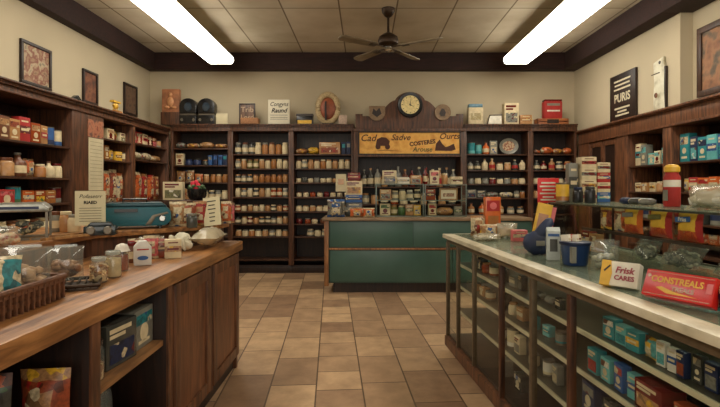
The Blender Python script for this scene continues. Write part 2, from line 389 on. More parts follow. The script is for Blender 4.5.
# left wall: near cabinet and far cabinet (local x runs +Y)
cabinet('shelf_cabinet', (-3.32, 3.2, 0), PI/2, 2.28, .52, 2.46, (1.91, 1.56, 1.285, .95, .6), 'dark wood wall shelves of packets, nearest on the left wall', 'dark wood shelves along the left wall')
t = cabinet('shelf_cabinet', (-3.32, 5.48, 0), PI/2, 2.66, .52, 2.46, (), 'dark wood wall shelves with a paper poster, further along left wall', 'dark wood shelves along the left wall', sides=(False, True))
MB().box(0, .62, 0, .5, .13, 2.34).obj('front_board', M_wood_case, t, bevel=.003)
MB().box(1.38, 1.46, 0, .5, .13, 2.34).obj('divider', M_wood_post, t, bevel=.003)
for x0, x1, zs in ((.62, 1.38, (2.09, 1.82, 1.26, .9, .5)), (1.46, 2.62, (2.11, 1.87, 1.26, .9, .5))):
    for z in zs: MB().box(x0, x1, .02, .5, z-.022, z).obj('shelf', M_wood_shelf, t, bevel=.002)
# right wall (local x runs -Y), front at X=3.62
def right_cab():
    t = empty('shelf_cabinet', (3.62, 8.14, 0), -PI/2); tag(t, 'built-in dark wood shelves with narrow doors along the right wall', 'shelves')
    w = 5.2; dp = .47; top = 2.41
    MB().box(0, w, dp-.02, dp, 0, 2.18).obj('back_panel', M_wood_dark, t, smooth=0)
    b = MB(); b.box(0, w, 0, .12, 2.18, 2.41-.04); b.box(0, w, .12, dp, 2.18, 2.2); b.box(0, w, -.03, .13, 2.37, 2.385); b.box(0, w, -.05, .13, 2.385, 2.41); b.box(0, w, -.015, 0, 2.18, 2.205); b.obj('cornice', M_wood_post, t, bevel=.003)
    MB().box(0, w, .01, dp-.02, 0, .13).obj('base', M_wood_dark, t, bevel=.003)
    for a, c in ((.0, .33), ):
        pass
    def at(Y): return 8.14-Y
    for Y0, Y1 in ((8.14, 7.75), (6.92, 6.62), (5.84, 5.68), (4.55, 4.45)):
        MB().box(at(Y0), at(Y1), 0, dp-.02, .13, 2.18).obj('upright', M_wood_post, t, bevel=.004)
    for Y0, Y1 in ((7.75, 7.35), (7.33, 6.93)):
        d = MB(); x0, x1 = at(Y0), at(Y1)
        d.box(x0, x0+.05, .01, .04, .13, 2.17); d.box(x1-.05, x1, .01, .04, .13, 2.17); d.box(x0+.05, x1-.05, .01, .04, 2.09, 2.17); d.box(x0+.05, x1-.05, .01, .04, .13, .23)
        dd = d.obj('door', M_wood_post, t, bevel=.003)
        MB().box(x0+.05, x1-.05, .025, .035, .23, 2.09).obj('door_panel', M_wood_dark, dd, smooth=0)
        MB().blob((x1-.025, -.01, 1.1), (.014, .014, .014)).obj('knob', M_bronze, dd)
    for Y0, Y1 in ((6.62, 5.84), (5.68, 4.55), (4.45, 3.1)):
        for z in (1.75, 1.40, 1.05, .7, .4): MB().box(at(Y0), at(Y1), .02, dp-.02, z-.022, z).obj('shelf', M_wood_shelf, t, bevel=.002)
right_cab()

# hutch with the clock board
def hutch():
    t = empty('clock_hutch', (0, 8.10, 0)); tag(t, 'dark wood hutch with arched clock board and golden painted sign', 'hutch')
    x0, x1 = -.19, 1.69
    MB().box(x0, x1, .47, .49, 0, 2.44).obj('back_panel', M_wood_dark, t, smooth=0)
    for a in (x0+.003, x1-.073): MB().box(a, a+.07, 0, .47, 0, 2.44).obj('side_panel', M_wood_case, t, bevel=.004)
    MB().box(x0, x1, -.01, .47, 0, .14).obj('base', M_wood_dark, t, bevel=.003)
    for z in (1.47, 1.17, .8, .45): MB().box(x0+.07, x1-.07, .03, .47, z-.02, z).obj('shelf', M_wood_shelf, t, bevel=.002)
    b = MB(); b.box(x0, x1, -.02, .05, 2.405, 2.45); b.box(x0+.07, x1-.07, -.012, .05, 1.975, 2.01); b.obj('moulding', M_wood_case, t, bevel=.004)
    # arched board
    cx = .76; P = [(x0+.03, 2.45), (x0+.03, 2.70), (x0+.15, 2.70), (x0+.15, 2.665)]
    def arc(s):
        pts = []
        for k in range(13):
            u = k/12
            x = .62*(1-u)+.25*u; z = 2.66+.27*(u*u*(3-2*u))
            pts.append((cx-s*x, z))
        return pts
    L = arc(1); R = arc(-1)[::-1]
    top = [(cx-.27*math.cos(a), 2.86+.21*math.sin(a)) for a in [math.radians(18+k*144/12) for k in range(13)]]
    P += L + top + R + [(x1-.15, 2.665), (x1-.15, 2.70), (x1-.03, 2.70), (x1-.03, 2.45)]
    MB().prism(P, 0, .04).obj('arched_board', M_wood_case, t, bevel=.004)
    # golden sign
    sgn = MB().box(x0+.08, x1-.08, .004, .03, 2.012, 2.40).obj('painted_sign', mottled('gold_paint', [(214, 146, 56), (232, 178, 88), (196, 126, 46)], 5, .6), t, smooth=0)
    fr = MB(); fr.box(x0+.07, x1-.07, -.014, .004, 2.385, 2.405); fr.box(x0+.07, x1-.07, -.014, .004, 2.01, 2.03); fr.box(x0+.07, x0+.095, -.014, .004, 2.03, 2.385); fr.box(x1-.095, x1-.07, -.014, .004, 2.03, 2.385)
    fr.obj('sign_frame', M_wood_dark, t, bevel=.002)
    ink = plain('brown_ink', (70, 34, 20), .7); ink2 = plain('green_ink', (84, 84, 44), .7)
    text('Cad', .16, ink, sgn, (.05, .002, 2.29), shear=.3, bold=.002)
    text('Sadve', .14, ink, sgn, (.60, .002, 2.30), shear=.3, bold=.002)
    text('COSTERES', .095, ink, sgn, (.97, .002, 2.21), (PI/2, math.radians(-7), 0), bold=.004)
    text('Arouse', .11, ink2, sgn, (.97, .002, 2.10), shear=.2, bold=.002)
    text('Qurts', .14, ink, sgn, (1.42, .002, 2.32), shear=.3, bold=.002)
    b = MB()   # painted cart, then the chest and the ground stroke, each its own mesh
    b.prism([(.18, 2.16), (.2, 2.27), (.28, 2.31), (.36, 2.30), (.42, 2.24), (.4, 2.16)], -.001, .004)
    for c in (.22, .38): b.prism([(c+.045*math.cos(a), 2.145+.045*math.sin(a)) for a in [k*PI/5 for k in range(10)]], -.002, .004)
    b.obj('painted_cart', ink, sgn, smooth=0); b = MB()
    b.prism([(1.18, 2.08), (1.20, 2.2), (1.26, 2.27), (1.3, 2.2), (1.36, 2.14), (1.42, 2.16), (1.5, 2.2), (1.53, 2.1), (1.46, 2.075)], -.001, .004)
    b.obj('painted_chest', ink, sgn, smooth=0); b = MB()
    b.prism([(.15, 2.075), (.35, 2.095), (.58, 2.075), (.35, 2.085)], -.001, .004); b.obj('painted_ground', ink, sgn, smooth=0)
    
    # clock
    ck = MB().lathe([(.17, -.03), (.205, -.035), (.215, -.015), (.215, 0)], 40, 0, cx, 2.85, 'Y').obj('clock_case', M_black, t)
    MB().cyl(cx, 2.85, -.037, -.031, .155, 40, 0, 'Y').obj('clock_face', plain('ivory_face', (232, 212, 150), .6), ck)
    b = MB()
    for k in range(12):
        a = k*PI/6; r0, r1 = .12, .145
        b.box(-.004, .004, -.0395, -.037, r0, r1)
        bmesh.ops.rotate(b.bm, cent=(0, 0, 0), matrix=Matrix.Rotation(a, 3, 'Y'), verts=b.bm.verts[-8:])
    b.xf(Matrix.Translation((cx, 0, 2.85))).obj('hour_marks', M_black, ck, smooth=0)
    for ang, ln, wd in ((4, .11, .007), (122, .085, .009)):
        b = MB(); b.prism([(-wd, -.02), (0, ln), (wd, -.02)], -.043, -.040)
        b.xf(Matrix.Translation((cx, 0, 2.85)) @ Matrix.Rotation(math.radians(ang), 4, 'Y')).obj('clock_hand', M_wood_dark, ck, smooth=0)
    b = MB(); b.lathe([(.11, -.02), (.135, -.025), (.14, 0)], 28, 0, 1.31, 2.725, 'Y'); r = b.obj('rosette', plain('aged_brass', (128, 104, 78), .5, .3), t)
    MB().prism([(1.25, 2.70), (1.29, 2.79), (1.33, 2.78), (1.36, 2.72), (1.34, 2.66), (1.28, 2.66)], -.03, -.02).obj('emblem', M_wood_dark, r)
    b = MB(); b.prism([(.07, 2.83), (.07, 2.72)]+[(.20+.14*math.cos(a), 2.72+.14*math.sin(a)) for a in [PI+k*PI/10 for k in range(1, 11)]]+[(.34, 2.83)], -.025, 0)
    r = b.obj('carved_plaque', MC['aged_brass'], t, bevel=.006)
    MB().prism([(.12, 2.70), (.14, 2.79), (.19, 2.74), (.24, 2.8), (.28, 2.7), (.2, 2.64)], -.032, -.025).obj('emblem', M_wood_dark, r)
hutch()
# ------------------------------------------------------------ goods: one builder per kind
def k_jar(c, lid, w=.07, h=.13):
    def f():
        r = w/2
        o = MB().lathe([(r*.9, 0), (r, .006), (r, h*.68), (r*.86, h*.80), (r*.74, h*.84), (r*.74, h*.86)], 14,
                       ms=[0, 0, 0, 0, 0, 0]).obj('jar', C(c, .22), smooth=40)
        MB().lathe([(r*.82, h*.84), (r*.84, h*.86), (r*.84, h*.98), (r*.78, h)], 14).obj('lid', C(lid, .35), o)
        if h > .1 and c in ('smoky', 'grey', 'rust', 'maroon', 'brown', 'olive', 'red'): MB().lathe([(r*1.012, h*.2), (r*1.012, h*.56)], 14).obj('paper_label', C('cream' if c != 'cream' else 'tan', .7), o)
        return o
    return f
def k_bottle(c, cap, w=.07, h=.24):
    def f():
        r = w/2
        o = MB().lathe([(r*.92, 0), (r, .006), (r, h*.56), (r*.8, h*.66), (r*.36, h*.76), (r*.32, h*.92)], 14).obj('bottle', C(c, .15), smooth=50)
        MB().lathe([(r*.4, h*.9), (r*.42, h*.99), (r*.36, h)], 10).obj('cap', C(cap, .35), o)
        MB().lathe([(r*1.015, h*.16), (r*1.015, h*.46)], 14).obj('paper_label', C('cream' if cap != 'cream' else 'red', .7), o)
        return o
    return f
def k_carton(c, c2, w=.1, h=.16, d=.06, style=0):
    def f():
        o = MB().box(-w/2, w/2, -d/2, d/2, 0, h).obj('carton', C(c, .45), bevel=min(w, d)*.03)
        b = MB(); y = -d/2-.0015
        if style == 0:
            b.box(-w*.42, w*.42, y, -d/2+.001, h*.62, h*.88); b.box(-w*.3, w*.3, y, -d/2+.001, h*.12, h*.2, 1)
            b.lathe([(w*.22, y), (w*.22, -d/2+.001)], 14, 1, 0, h*.4, 'Y')
        elif style == 1:
            b.box(-w*.5, w*.5, y, -d/2+.001, h*.35, h*.65); b.box(-w*.34, w*.34, y-.001, -d/2, h*.45, h*.55, 1); b.box(-w*.3, w*.3, y, -d/2, h*.8, h*.86, 1)
        else:
            b.box(-w*.4, w*.4, y, -d/2+.001, h*.1, h*.55); b.box(-w*.4, w*.1, y, -d/2+.001, h*.68, h*.76, 1); b.box(-w*.4, w*.3, y, -d/2+.001, h*.8, h*.9, 1)
        b.obj('printed_front', [P(c2, .5), C('cream' if c != 'cream' else 'maroon', .6)], o, smooth=0)
        return o
    return f
def k_tin(c, c2, w=.075, h=.11):
    def f():
        r = w/2
        o = MB().lathe([(r*.96, 0), (r, .003), (r*.97, .008), (r*.97, h-.008), (r, h-.003), (r*.96, h), (r*.9, h-.003)], 18).obj('tin', M_grey_metal, smooth=30)
        MB().lathe([(r*.985, .012), (r*.985, h*.3)], 18).obj('wrapper', C(c2, .4), o)
        MB().lathe([(r*.985, h*.3), (r*.985, h-.012)], 18).obj('printed_band', C(c, .35), o)
        return o
    return f
def k_pouch(c, c2, w=.13, h=.18, d=.06, seed=0):
    def f():
        def mf(u, v):
            if v < .08 or v > .92: return 1
            if .2 < u < .8 and .58 < v < .82: return 1
            if (u-.5)**2*w*w+(v-.34)**2*h*h < (w*.27)**2: return 2
            return 0
        return MB().pillow(w, h, d, mf=mf, seed=seed).obj('pouch', [P(c, .3), P(c2, .3), P('cream' if c != 'cream' else 'rust', .4)], smooth=70)
    return f
def k_loaf(c, c2, w=.2, h=.09, d=.12, seed=1):
    def f():
        o = MB().lathe([(.01, -w/2), (h*.3, -w*.47), (h*.47, -w*.3), (h*.5, 0), (h*.47, w*.3), (h*.3, w*.47), (.01, w/2)], 14, 0, 0, 0, 'X', ms=[1, 0, 0, 0, 0, 1]).xf(Matrix.Translation((0, 0, h/2)) @ Matrix.Diagonal((1, d/h, 1, 1))).obj('packet', [P(c, .4), C(c2, .4)], smooth=60)
        return o
    return f
def k_cup(c, w=.07, h=.06):
    def f():
        r = w/2
        o = MB().lathe([(r*.6, 0), (r*.7, .006), (r*.95, h*.7), (r, h), (r*.92, h), (r*.86, h*.7), (r*.5, .012)], 16).obj('bowl', C(c, .25), smooth=50)
        return o
    return f
def k_book(c, c2, w=.035, h=.2, d=.14):
    def f():
        o = MB().box(-w/2, w/2, -d/2, d/2, 0, h).obj('box', C(c, .5), bevel=.002)
        MB().box(-w*.4, w*.4, -d/2-.001, -d/2+.001, h*.55, h*.85).obj('spine_band', C(c2, .5), o, smooth=0)
        return o
    return f
KIND = {'jar': (k_jar, 'jar', '{0} jar with {1} lid'), 'bottle': (k_bottle, 'bottle', '{0} bottle with {1} cap'),
 'carton': (k_carton, 'carton', '{0} and {1} carton'), 'tin': (k_tin, 'tin', '{0} and {1} tin'), 'pouch': (k_pouch, 'packet', '{0} and {1} pouch'),
 'loaf': (k_loaf, 'packet', '{0} and {1} packet lying'), 'book': (k_book, 'box', 'slim {0} box with {1} band')}
NAMES = {'jar': 'glass_jar', 'bottle': 'bottle', 'carton': 'carton', 'tin': 'tin_can', 'pouch': 'snack_pouch', 'loaf': 'wrapped_packet', 'book': 'slim_box', 'cup': 'small_bowl'}
ORD = ['first', 'second', 'third', 'fourth', 'fifth', 'sixth', 'seventh', 'eighth', 'ninth', 'tenth', 'eleventh', 'twelfth', 'thirteenth', 'fourteenth', 'fifteenth', 'sixteenth']
def item(kind, c1, c2, w, h, d=None, style=0):
    w = round(w, 3); h = round(h, 3)
    key = (kind, c1, c2, w, h, d, style)
    fn = KIND[kind][0]
    if kind == 'carton': b = fn(c1, c2, w, h, d or w*.6, style)
    elif kind == 'pouch': b = fn(c1, c2, w, h, d or w*.45, style)
    elif kind == 'loaf': b = fn(c1, c2, w, h, d or h*1.3)
    elif kind == 'book': b = fn(c1, c2, w, h, d or .14)
    else: b = fn(c1, c2, w, h)
    def g():
        o = b(); o.name = NAMES[kind]; return o
    return key, g
USED = {}
def row(where, shelf, a, bb, z, rz, specs, jit=.01, order='from left'):
    """specs: list of (kind, colour, colour, width, height[, style]) laid out from a to bb (2-D points, left to right as seen)"""
    a = Vector(a); bb = Vector(bb); L = (bb-a).length; u = (bb-a)/L; n = len(specs)
    f = min(1.32, .93*L/sum(s[3] for s in specs))
    if f > 1: specs = [(s[0], s[1], s[2], s[3]*f)+tuple(s[4:]) for s in specs]
    tot = sum(s[3] for s in specs); gap = (L-tot)/n
    if gap < 0: raise ValueError('row too full %s %s %.3f' % (where, shelf, gap))
    x = gap/2
    for i, s in enumerate(specs):
        kind, c1, c2, w, h = s[:5]; st = s[5] if len(s) > 5 else 0
        key, bld = item(kind, c1, c2, w, h, None, st)
        p = a+u*(x+w/2+random.uniform(-.3, .3)*gap); off = random.uniform(-jit, jit)
        q = p+Vector((-u.y, u.x))*off; x += w+gap
        base = KIND[kind][2].format(c1, c2)
        pos = 'last' if i == n-1 and n > 2 else ORD[i]
        lab = f'{base}, {pos} {order}, {shelf} of {where}' if shelf else f'{base}, {pos} {order}, {where}'
        place(key, bld, (q.x, q.y, z), rz+random.uniform(-.12, .12)*(kind != 'loaf'), lab, KIND[kind][1], f'goods on the {shelf} of {where}' if shelf else f'goods {where}')
def J(cs, lid, w, h): return [('jar', c, l, w, h) for c, l in zip(cs, lid)]
def jars(s, w, h, lids='brown'):
    out = []
    ls = lids.split()
    for i, c in enumerate(s.split()): out.append(('jar', c, ls[i % len(ls)], w, h))
    return out

YB = BF+.10
def back(x0, x1): return (x0, YB), (x1, YB)
# --- second back bay
B2 = 'second back bay'; xs = back(-2.24, -1.32)
row(B2, 'top shelf', *xs, 2.03, 0, jars('smoky grey smoky cream amber tan amber cream', 0.102, .2, 'grey brown black cream'))
row(B2, 'second shelf', *xs, 1.783, 0, jars('grey tan olive olive tan cream amber cream cream', 0.084, .165, 'tan cream brown'))
row(B2, 'third shelf', *xs, 1.544, 0, jars('smoky grey smoky tan amber amber amber amber tan', 0.090, .14, 'tan brown'))
row(B2, 'fourth shelf', *xs, 1.296, 0, jars('cream grey cream smoky tan cream rust rust grey', 0.090, .15, 'cream tan white'))
row(B2, 'fifth shelf', *xs, 1.049, 0, jars('rust cream tan cream cream tan smoky tan rust', 0.084, .11, 'cream brown'))
row(B2, 'sixth shelf', *xs, .836, 0, jars('smoky cream maroon tan smoky smoky grey cream tan', 0.084, .12, 'black tan cream'))
row(B2, 'seventh shelf', *xs, .619, 0, jars('tan cream amber cream tan grey cream tan', 0.084, .11, 'cream grey'))
# --- third back bay
B3 = 'third back bay'; xs = back(-1.20, -.25)
row(B3, 'top shelf', *xs, 2.03, 0, [('loaf', 'amber', 'tan', .17, .1), ('loaf', 'yellow', 'amber', .17, .12), ('carton', 'tan', 'rust', .32, .2, 2), ('book', 'navy', 'teal', .06, .2), ('book', 'navy', 'grey', .06, .21)])
row(B3, 'second shelf', *xs, 1.783, 0, jars('cream grey tan cream amber cream tan cream cream', 0.096, .155, 'brown cream tan'))
row(B3, 'third shelf', *xs, 1.544, 0, jars('cream smoky cream grey cream cream tan cream grey', 0.072, .085, 'black grey'))
row(B3, 'fourth shelf', *xs, 1.296, 0, jars('cream cream rust cream maroon cream cream cream', 0.072, .085, 'maroon brown'))
row(B3, 'fifth shelf', *xs, 1.049, 0, jars('cream cream tan cream cream cream cream grey', 0.084, .095, 'cream tan'))
row(B3, 'sixth shelf', *xs, .836, 0, jars('maroon rust cream brown cream maroon rust', 0.078, .09, 'brown grey'))
row(B3, 'seventh shelf', *back(-1.0, -.5), .619, 0, jars('grey cream grey cream', 0.096, .12, 'cream smoky'))
# --- leftmost back bay
B1 = 'leftmost back bay'; xs = back(-3.26, -2.36)
row(B1, 'top shelf', *xs, 2.13, 0, [('loaf', 'grey', 'brown', .15, .1), ('loaf', 'amber', 'cream', .2, .09), ('loaf', 'tan', 'amber', .22, .11), ('loaf', 'amber', 'tan', .2, .08)])
row(B1, 'second shelf', *xs, 1.84, 0, [('carton', 'cream', 'tan', .1, .2, 0), ('jar', 'navy', 'navy', .1, .1), ('jar', 'navy', 'smoky', .1, .11), ('jar', 'smoky', 'tan', .08, .09), ('book', 'blue', 'grey', .05, .17), ('book', 'navy', 'blue', .05, .18), ('book', 'blue', 'navy', .05, .17), ('book', 'navy', 'teal', .05, .18)])
row(B1, 'third shelf', *xs, 1.544, 0, [('pouch', 'tan', 'amber', .12, .2), ('pouch', 'amber', 'cream', .13, .21), ('pouch', 'orange', 'tan', .12, .15)]+jars('tan amber tan amber', .08, .14, 'cream tan'))
row(B1, 'fourth shelf', *xs, 1.26, 0, [('carton', 'cream', 'green', .12, .18, 0), ('carton', 'tan', 'rust', .12, .17, 1)]+jars('grey cream smoky grey cream', .08, .15, 'cream grey'))
row(B1, 'fifth shelf', *xs, .98, 0, jars('tan cream rust cream grey cream', .08, .13, 'brown cream'))
# --- fourth and rightmost back bays
B4 = 'fourth back bay'; xs = back(1.76, 2.77)
row(B4, 'top shelf', *back(1.76, 2.28), 2.03, 0, [('tin', 'teal', 'aqua', .11, .2), ('tin', 'aqua', 'teal', .09, .17), ('bottle', 'orange', 'brown', .1, .21), ('carton', 'grey', 'cream', .1, .23, 2)])
row(B4, 'second shelf', *xs, 1.757, 0, [('bottle', 'grey', 'black', .08, .16), ('bottle', 'smoky', 'grey', .08, .16), ('bottle', 'cream', 'brown', .08, .2), ('bottle', 'tan', 'cream', .08, .2), ('jar', 'cream', 'brown', .09, .13), ('jar', 'tan', 'cream', .09, .13), ('bottle', 'smoky', 'cream', .08, .18), ('bottle', 'cream', 'black', .08, .19)])
row(B4, 'third shelf', *xs, 1.52, 0, jars('grey cream grey maroon cream grey tan cream', .09, .1, 'grey cream'))
row(B4, 'fourth shelf', *xs, 1.28, 0, [('carton', 'grey', 'navy', .13, .14, 2), ('carton', 'smoky', 'grey', .13, .13, 2), ('loaf', 'grey', 'cream', .18, .1), ('loaf', 'cream', 'grey', .2, .1), ('jar', 'grey', 'grey', .08, .12), ('jar', 'amber', 'grey', .08, .12)])
row(B4, 'fifth shelf', *xs, 1.0, 0, [('bottle', 'amber', 'brown', .09, .19), ('bottle', 'orange', 'tan', .09, .2), ('jar', 'cream', 'tan', .09, .13), ('bottle', 'tan', 'brown', .09, .19), ('jar', 'grey', 'tan', .09, .13), ('jar', 'smoky', 'tan', .09, .13)])
B5 = 'rightmost back bay'; xs = back(2.90, 3.56)
row(B5, 'top shelf', *xs, 2.03, 0, [('loaf', 'brown', 'smoky', .12, .08), ('loaf', 'orange', 'cream', .18, .13), ('loaf', 'amber', 'orange', .16, .1), ('loaf', 'orange', 'tan', .14, .11)])
row(B5, 'second shelf', *xs, 1.757, 0, [('bottle', 'smoky', 'grey', .08, .17), ('bottle', 'maroon', 'tan', .08, .16), ('bottle', 'tan', 'cream', .08, .2), ('jar', 'smoky', 'cream', .09, .15), ('jar', 'rust', 'tan', .09, .15)])
row(B5, 'third shelf', *xs, 1.52, 0, jars('cream grey red cream grey', .09, .1, 'cream grey'))
row(B5, 'fourth shelf', *xs, 1.28, 0, jars('tan cream smoky tan cream', .09, .14, 'brown cream'))
# decorated plate in the fourth bay
def plate():
    o = empty('decorated_plate')
    MB().lathe([(.08, .02), (.12, .012), (.165, -.012), (.165, -.018), (.12, 0), (.08, .004)], 28, 0, 0, .172, 'Y').xf(Matrix.Diagonal((1, 1, .82, 1))).obj('plate', C('grey', .3), o, smooth=50)
    MB().cyl(0, .172, 0, .006, .105, 24, 0, 'Y').xf(Matrix.Diagonal((1, 1, .82, 1))).obj('painted_centre', mottled('plate_paint', [PAL['maroon'], PAL['cream'], PAL['rust'], PAL['grey']], 26), o)
    MB().box(-.06, .06, -.01, .05, 0, .012).obj('stand', M_wood_dark, o, bevel=.002)
    return o
place('plate', plate, (2.48, YB, 2.03), 0, 'oval decorated plate with red and cream centre standing on top shelf, fourth back bay', 'plate')

# --- hutch bottles
H = 'clock hutch'; hx = lambda a, c: ((a, 8.26), (c, 8.26))
row(H, 'upper shelf', *hx(-.08, 1.58), 1.47, 0, [('bottle', c, k, .085, h) for c, k, h in (('smoky', 'grey', .30), ('smoky', 'tan', .32), ('grey', 'black', .34), ('tan', 'brown', .28), ('smoky', 'black', .33), ('grey', 'grey', .35), ('brown', 'tan', .3), ('maroon', 'black', .31), ('smoky', 'cream', .34), ('brown', 'red', .33), ('maroon', 'cream', .3), ('tan', 'cream', .32), ('smoky', 'tan', .33), ('grey', 'cream', .3))])
row(H, 'lower shelf', *hx(-.08, 1.58), 1.17, 0, [('jar', c, k, .1, .19) for c, k in (('grey', 'tan'), ('tan', 'black'), ('smoky', 'cream'), ('rust', 'tan'), ('cream', 'brown'), ('smoky', 'grey'), ('tan', 'cream'), ('grey', 'maroon'), ('tan', 'brown'), ('smoky', 'tan'))])

# --- left wall, items face +X (rz = +90); left to right as seen = increasing Y
XL = -3.32-.13
def lw(y0, y1, dx=0): return (XL+dx, y0), (XL+dx, y1)
LN = 'near left-wall bay'
row(LN, 'top shelf', *lw(3.9, 5.41), 1.91, PI/2, [('carton', 'grey', 'tan', .12, .2, 1), ('carton', 'rust', 'cream', .11, .22, 0), ('carton', 'tan', 'olive', .12, .23, 2), ('carton', 'cream', 'grey', .11, .22, 2), ('carton', 'brown', 'tan', .12, .22, 0), ('carton', 'tan', 'rust', .12, .21, 0), ('carton', 'red', 'maroon', .13, .25, 1), ('carton', 'rust', 'tan', .12, .21, 0), ('carton', 'tan', 'red', .1, .2, 1), ('tin', 'blue', 'navy', .1, .2), ('tin', 'cream', 'blue', .1, .18)])
row(LN, 'second shelf', *lw(3.9, 5.41), 1.56, PI/2, [('jar', 'rust', 'red', .12, .2), ('carton', 'maroon', 'cream', .12, .19, 0), ('jar', 'red', 'cream', .11, .19), ('bottle', 'maroon', 'grey', .1, .22), ('jar', 'tan', 'brown', .12, .18), ('bottle', 'brown', 'grey', .12, .24), ('pouch', 'orange', 'tan', .14, .19), ('jar', 'amber', 'cream', .1, .14), ('bottle', 'cream', 'brown', .09, .18), ('jar', 'cream', 'maroon', .09, .16)])
row(LN, 'third shelf', *lw(3.9, 5.41), 1.285, PI/2, [('carton', 'cream', 'red', .13, .14, 1), ('carton', 'red', 'cream', .15, .15, 1), ('tin', 'rust', 'cream', .12, .15), ('carton', 'red', 'pink', .15, .15, 0), ('tin', 'teal', 'green', .1, .18), ('carton', 'orange', 'cream', .12, .14, 1), ('carton', 'rust', 'yellow', .12, .14, 2), ('carton', 'amber', 'rust', .12, .14, 1), ('tin', 'maroon', 'grey', .1, .17)])
row(LN, 'fourth shelf', *lw(4.3, 5.36), .95, PI/2, jars('tan cream amber rust grey cream tan', .11, .18, 'brown cream'))
LM = 'middle left-wall bay'; LF = 'far left-wall bay'
row(LM, 'top shelf', *lw(6.12, 6.84), 2.09, PI/2, [('pouch', 'cream', 'grey', .16, .17), ('carton', 'cream', 'tan', .14, .15, 0), ('pouch', 'cream', 'yellow', .13, .14), ('carton', 'cream', 'olive', .13, .13, 2)])
row(LM, 'second shelf', *lw(6.12, 6.84), 1.82, PI/2, [('pouch', 'yellow', 'cream', .12, .17), ('carton', 'amber', 'cream', .11, .19, 0), ('pouch', 'yellow', 'tan', .12, .15), ('carton', 'yellow', 'brown', .12, .13, 1), ('tin', 'cream', 'brown', .1, .12)])
row(LM, 'tall shelf', *lw(6.12, 6.84), 1.26, PI/2, [('bottle', 'cream', 'black', .12, .34), ('pouch', 'orange', 'cream', .17, .42), ('pouch', 'rust', 'cream', .16, .44), ('pouch', 'cream', 'orange', .16, .4)])
row(LF, 'top shelf', *lw(6.98, 8.02), 2.11, PI/2, [('carton', 'pink', 'cream', .14, .16, 1), ('carton', 'red', 'cream', .14, .18, 0), ('carton', 'cream', 'red', .14, .17, 1), ('carton', 'maroon', 'cream', .13, .16, 0), ('carton', 'rust', 'pink', .14, .15, 2), ('tin', 'tan', 'grey', .12, .12)])
row(LF, 'second shelf', *lw(6.98, 8.02), 1.87, PI/2, [('loaf', 'cream', 'tan', .24, .12), ('loaf', 'cream', 'rust', .24, .13), ('loaf', 'tan', 'cream', .24, .11)])
row(LF, 'tall shelf', *lw(6.98, 8.02), 1.26, PI/2, [('pouch', 'amber', 'red', .15, .4), ('pouch', 'orange', 'cream', .17, .43), ('pouch', 'red', 'amber', .17, .41), ('pouch', 'orange', 'red', .17, .4), ('pouch', 'rust', 'amber', .16, .38)])

# --- right wall, items face -X (rz=-90); left to right as seen = decreasing Y
XR = 3.62+.13
def rw(y0, y1, dx=0): return (XR+dx, y0), (XR+dx, y1)
RF = 'far right-wall bay'; RN = 'near right-wall bay'
row(RF, 'top shelf', *rw(6.60, 5.87), 1.75, -PI/2, [('carton', 'cream', 'teal', .13, .3, 1), ('carton', 'grey', 'aqua', .14, .27, 0), ('carton', 'aqua', 'cream', .13, .15, 0), ('carton', 'cream', 'aqua', .13, .17, 0), ('carton', 'aqua', 'teal', .12, .2, 2)])
row(RF, 'second shelf', *rw(6.60, 5.87), 1.40, -PI/2, [('carton', 'cream', 'tan', .13, .12, 1), ('carton', 'tan', 'cream', .13, .12, 0), ('carton', 'cream', 'yellow', .12, .12, 1), ('jar', 'tan', 'cream', .11, .13), ('bottle', 'rust', 'grey', .1, .2)])
row(RF, 'third shelf', *rw(6.60, 5.87), 1.05, -PI/2, [('tin', 'grey', 'navy', .12, .17), ('tin', 'navy', 'grey', .12, .18), ('carton', 'grey', 'cream', .14, .15, 2), ('tin', 'smoky', 'tan', .12, .17)])
row(RN, 'top shelf', *rw(5.66, 4.57), 1.75, -PI/2, [('carton', 'teal', 'cream', .15, .33, 0), ('carton', 'navy', 'aqua', .12, .28, 2), ('carton', 'teal', 'navy', .13, .26, 0), ('carton', 'aqua', 'blue', .13, .27, 1), ('carton', 'blue', 'teal', .13, .26, 2), ('book', 'yellow', 'cream', .04, .26), ('carton', 'cream', 'teal', .13, .25, 2), ('carton', 'cream', 'grey', .12, .25, 0)])
row(RN, 'second shelf', *rw(5.66, 4.57), 1.40, -PI/2, [('pouch', 'yellow', 'cream', .12, .16), ('carton', 'red', 'cream', .13, .17, 1), ('carton', 'orange', 'red', .13, .16, 0), ('carton', 'orange', 'cream', .12, .17, 1), ('carton', 'cream', 'red', .1, .14, 0), ('bottle', 'cream', 'brown', .09, .22), ('bottle', 'tan', 'maroon', .09, .23), ('tin', 'maroon', 'tan', .1, .2)])
row(RN, 'third shelf', *rw(5.66, 4.57), 1.05, -PI/2, [('carton', 'grey', 'cream', .15, .17, 0), ('carton', 'smoky', 'navy', .15, .17, 1), ('tin', 'navy', 'grey', .12, .18), ('tin', 'smoky', 'cream', .12, .18), ('carton', 'grey', 'teal', .14, .18, 2)])
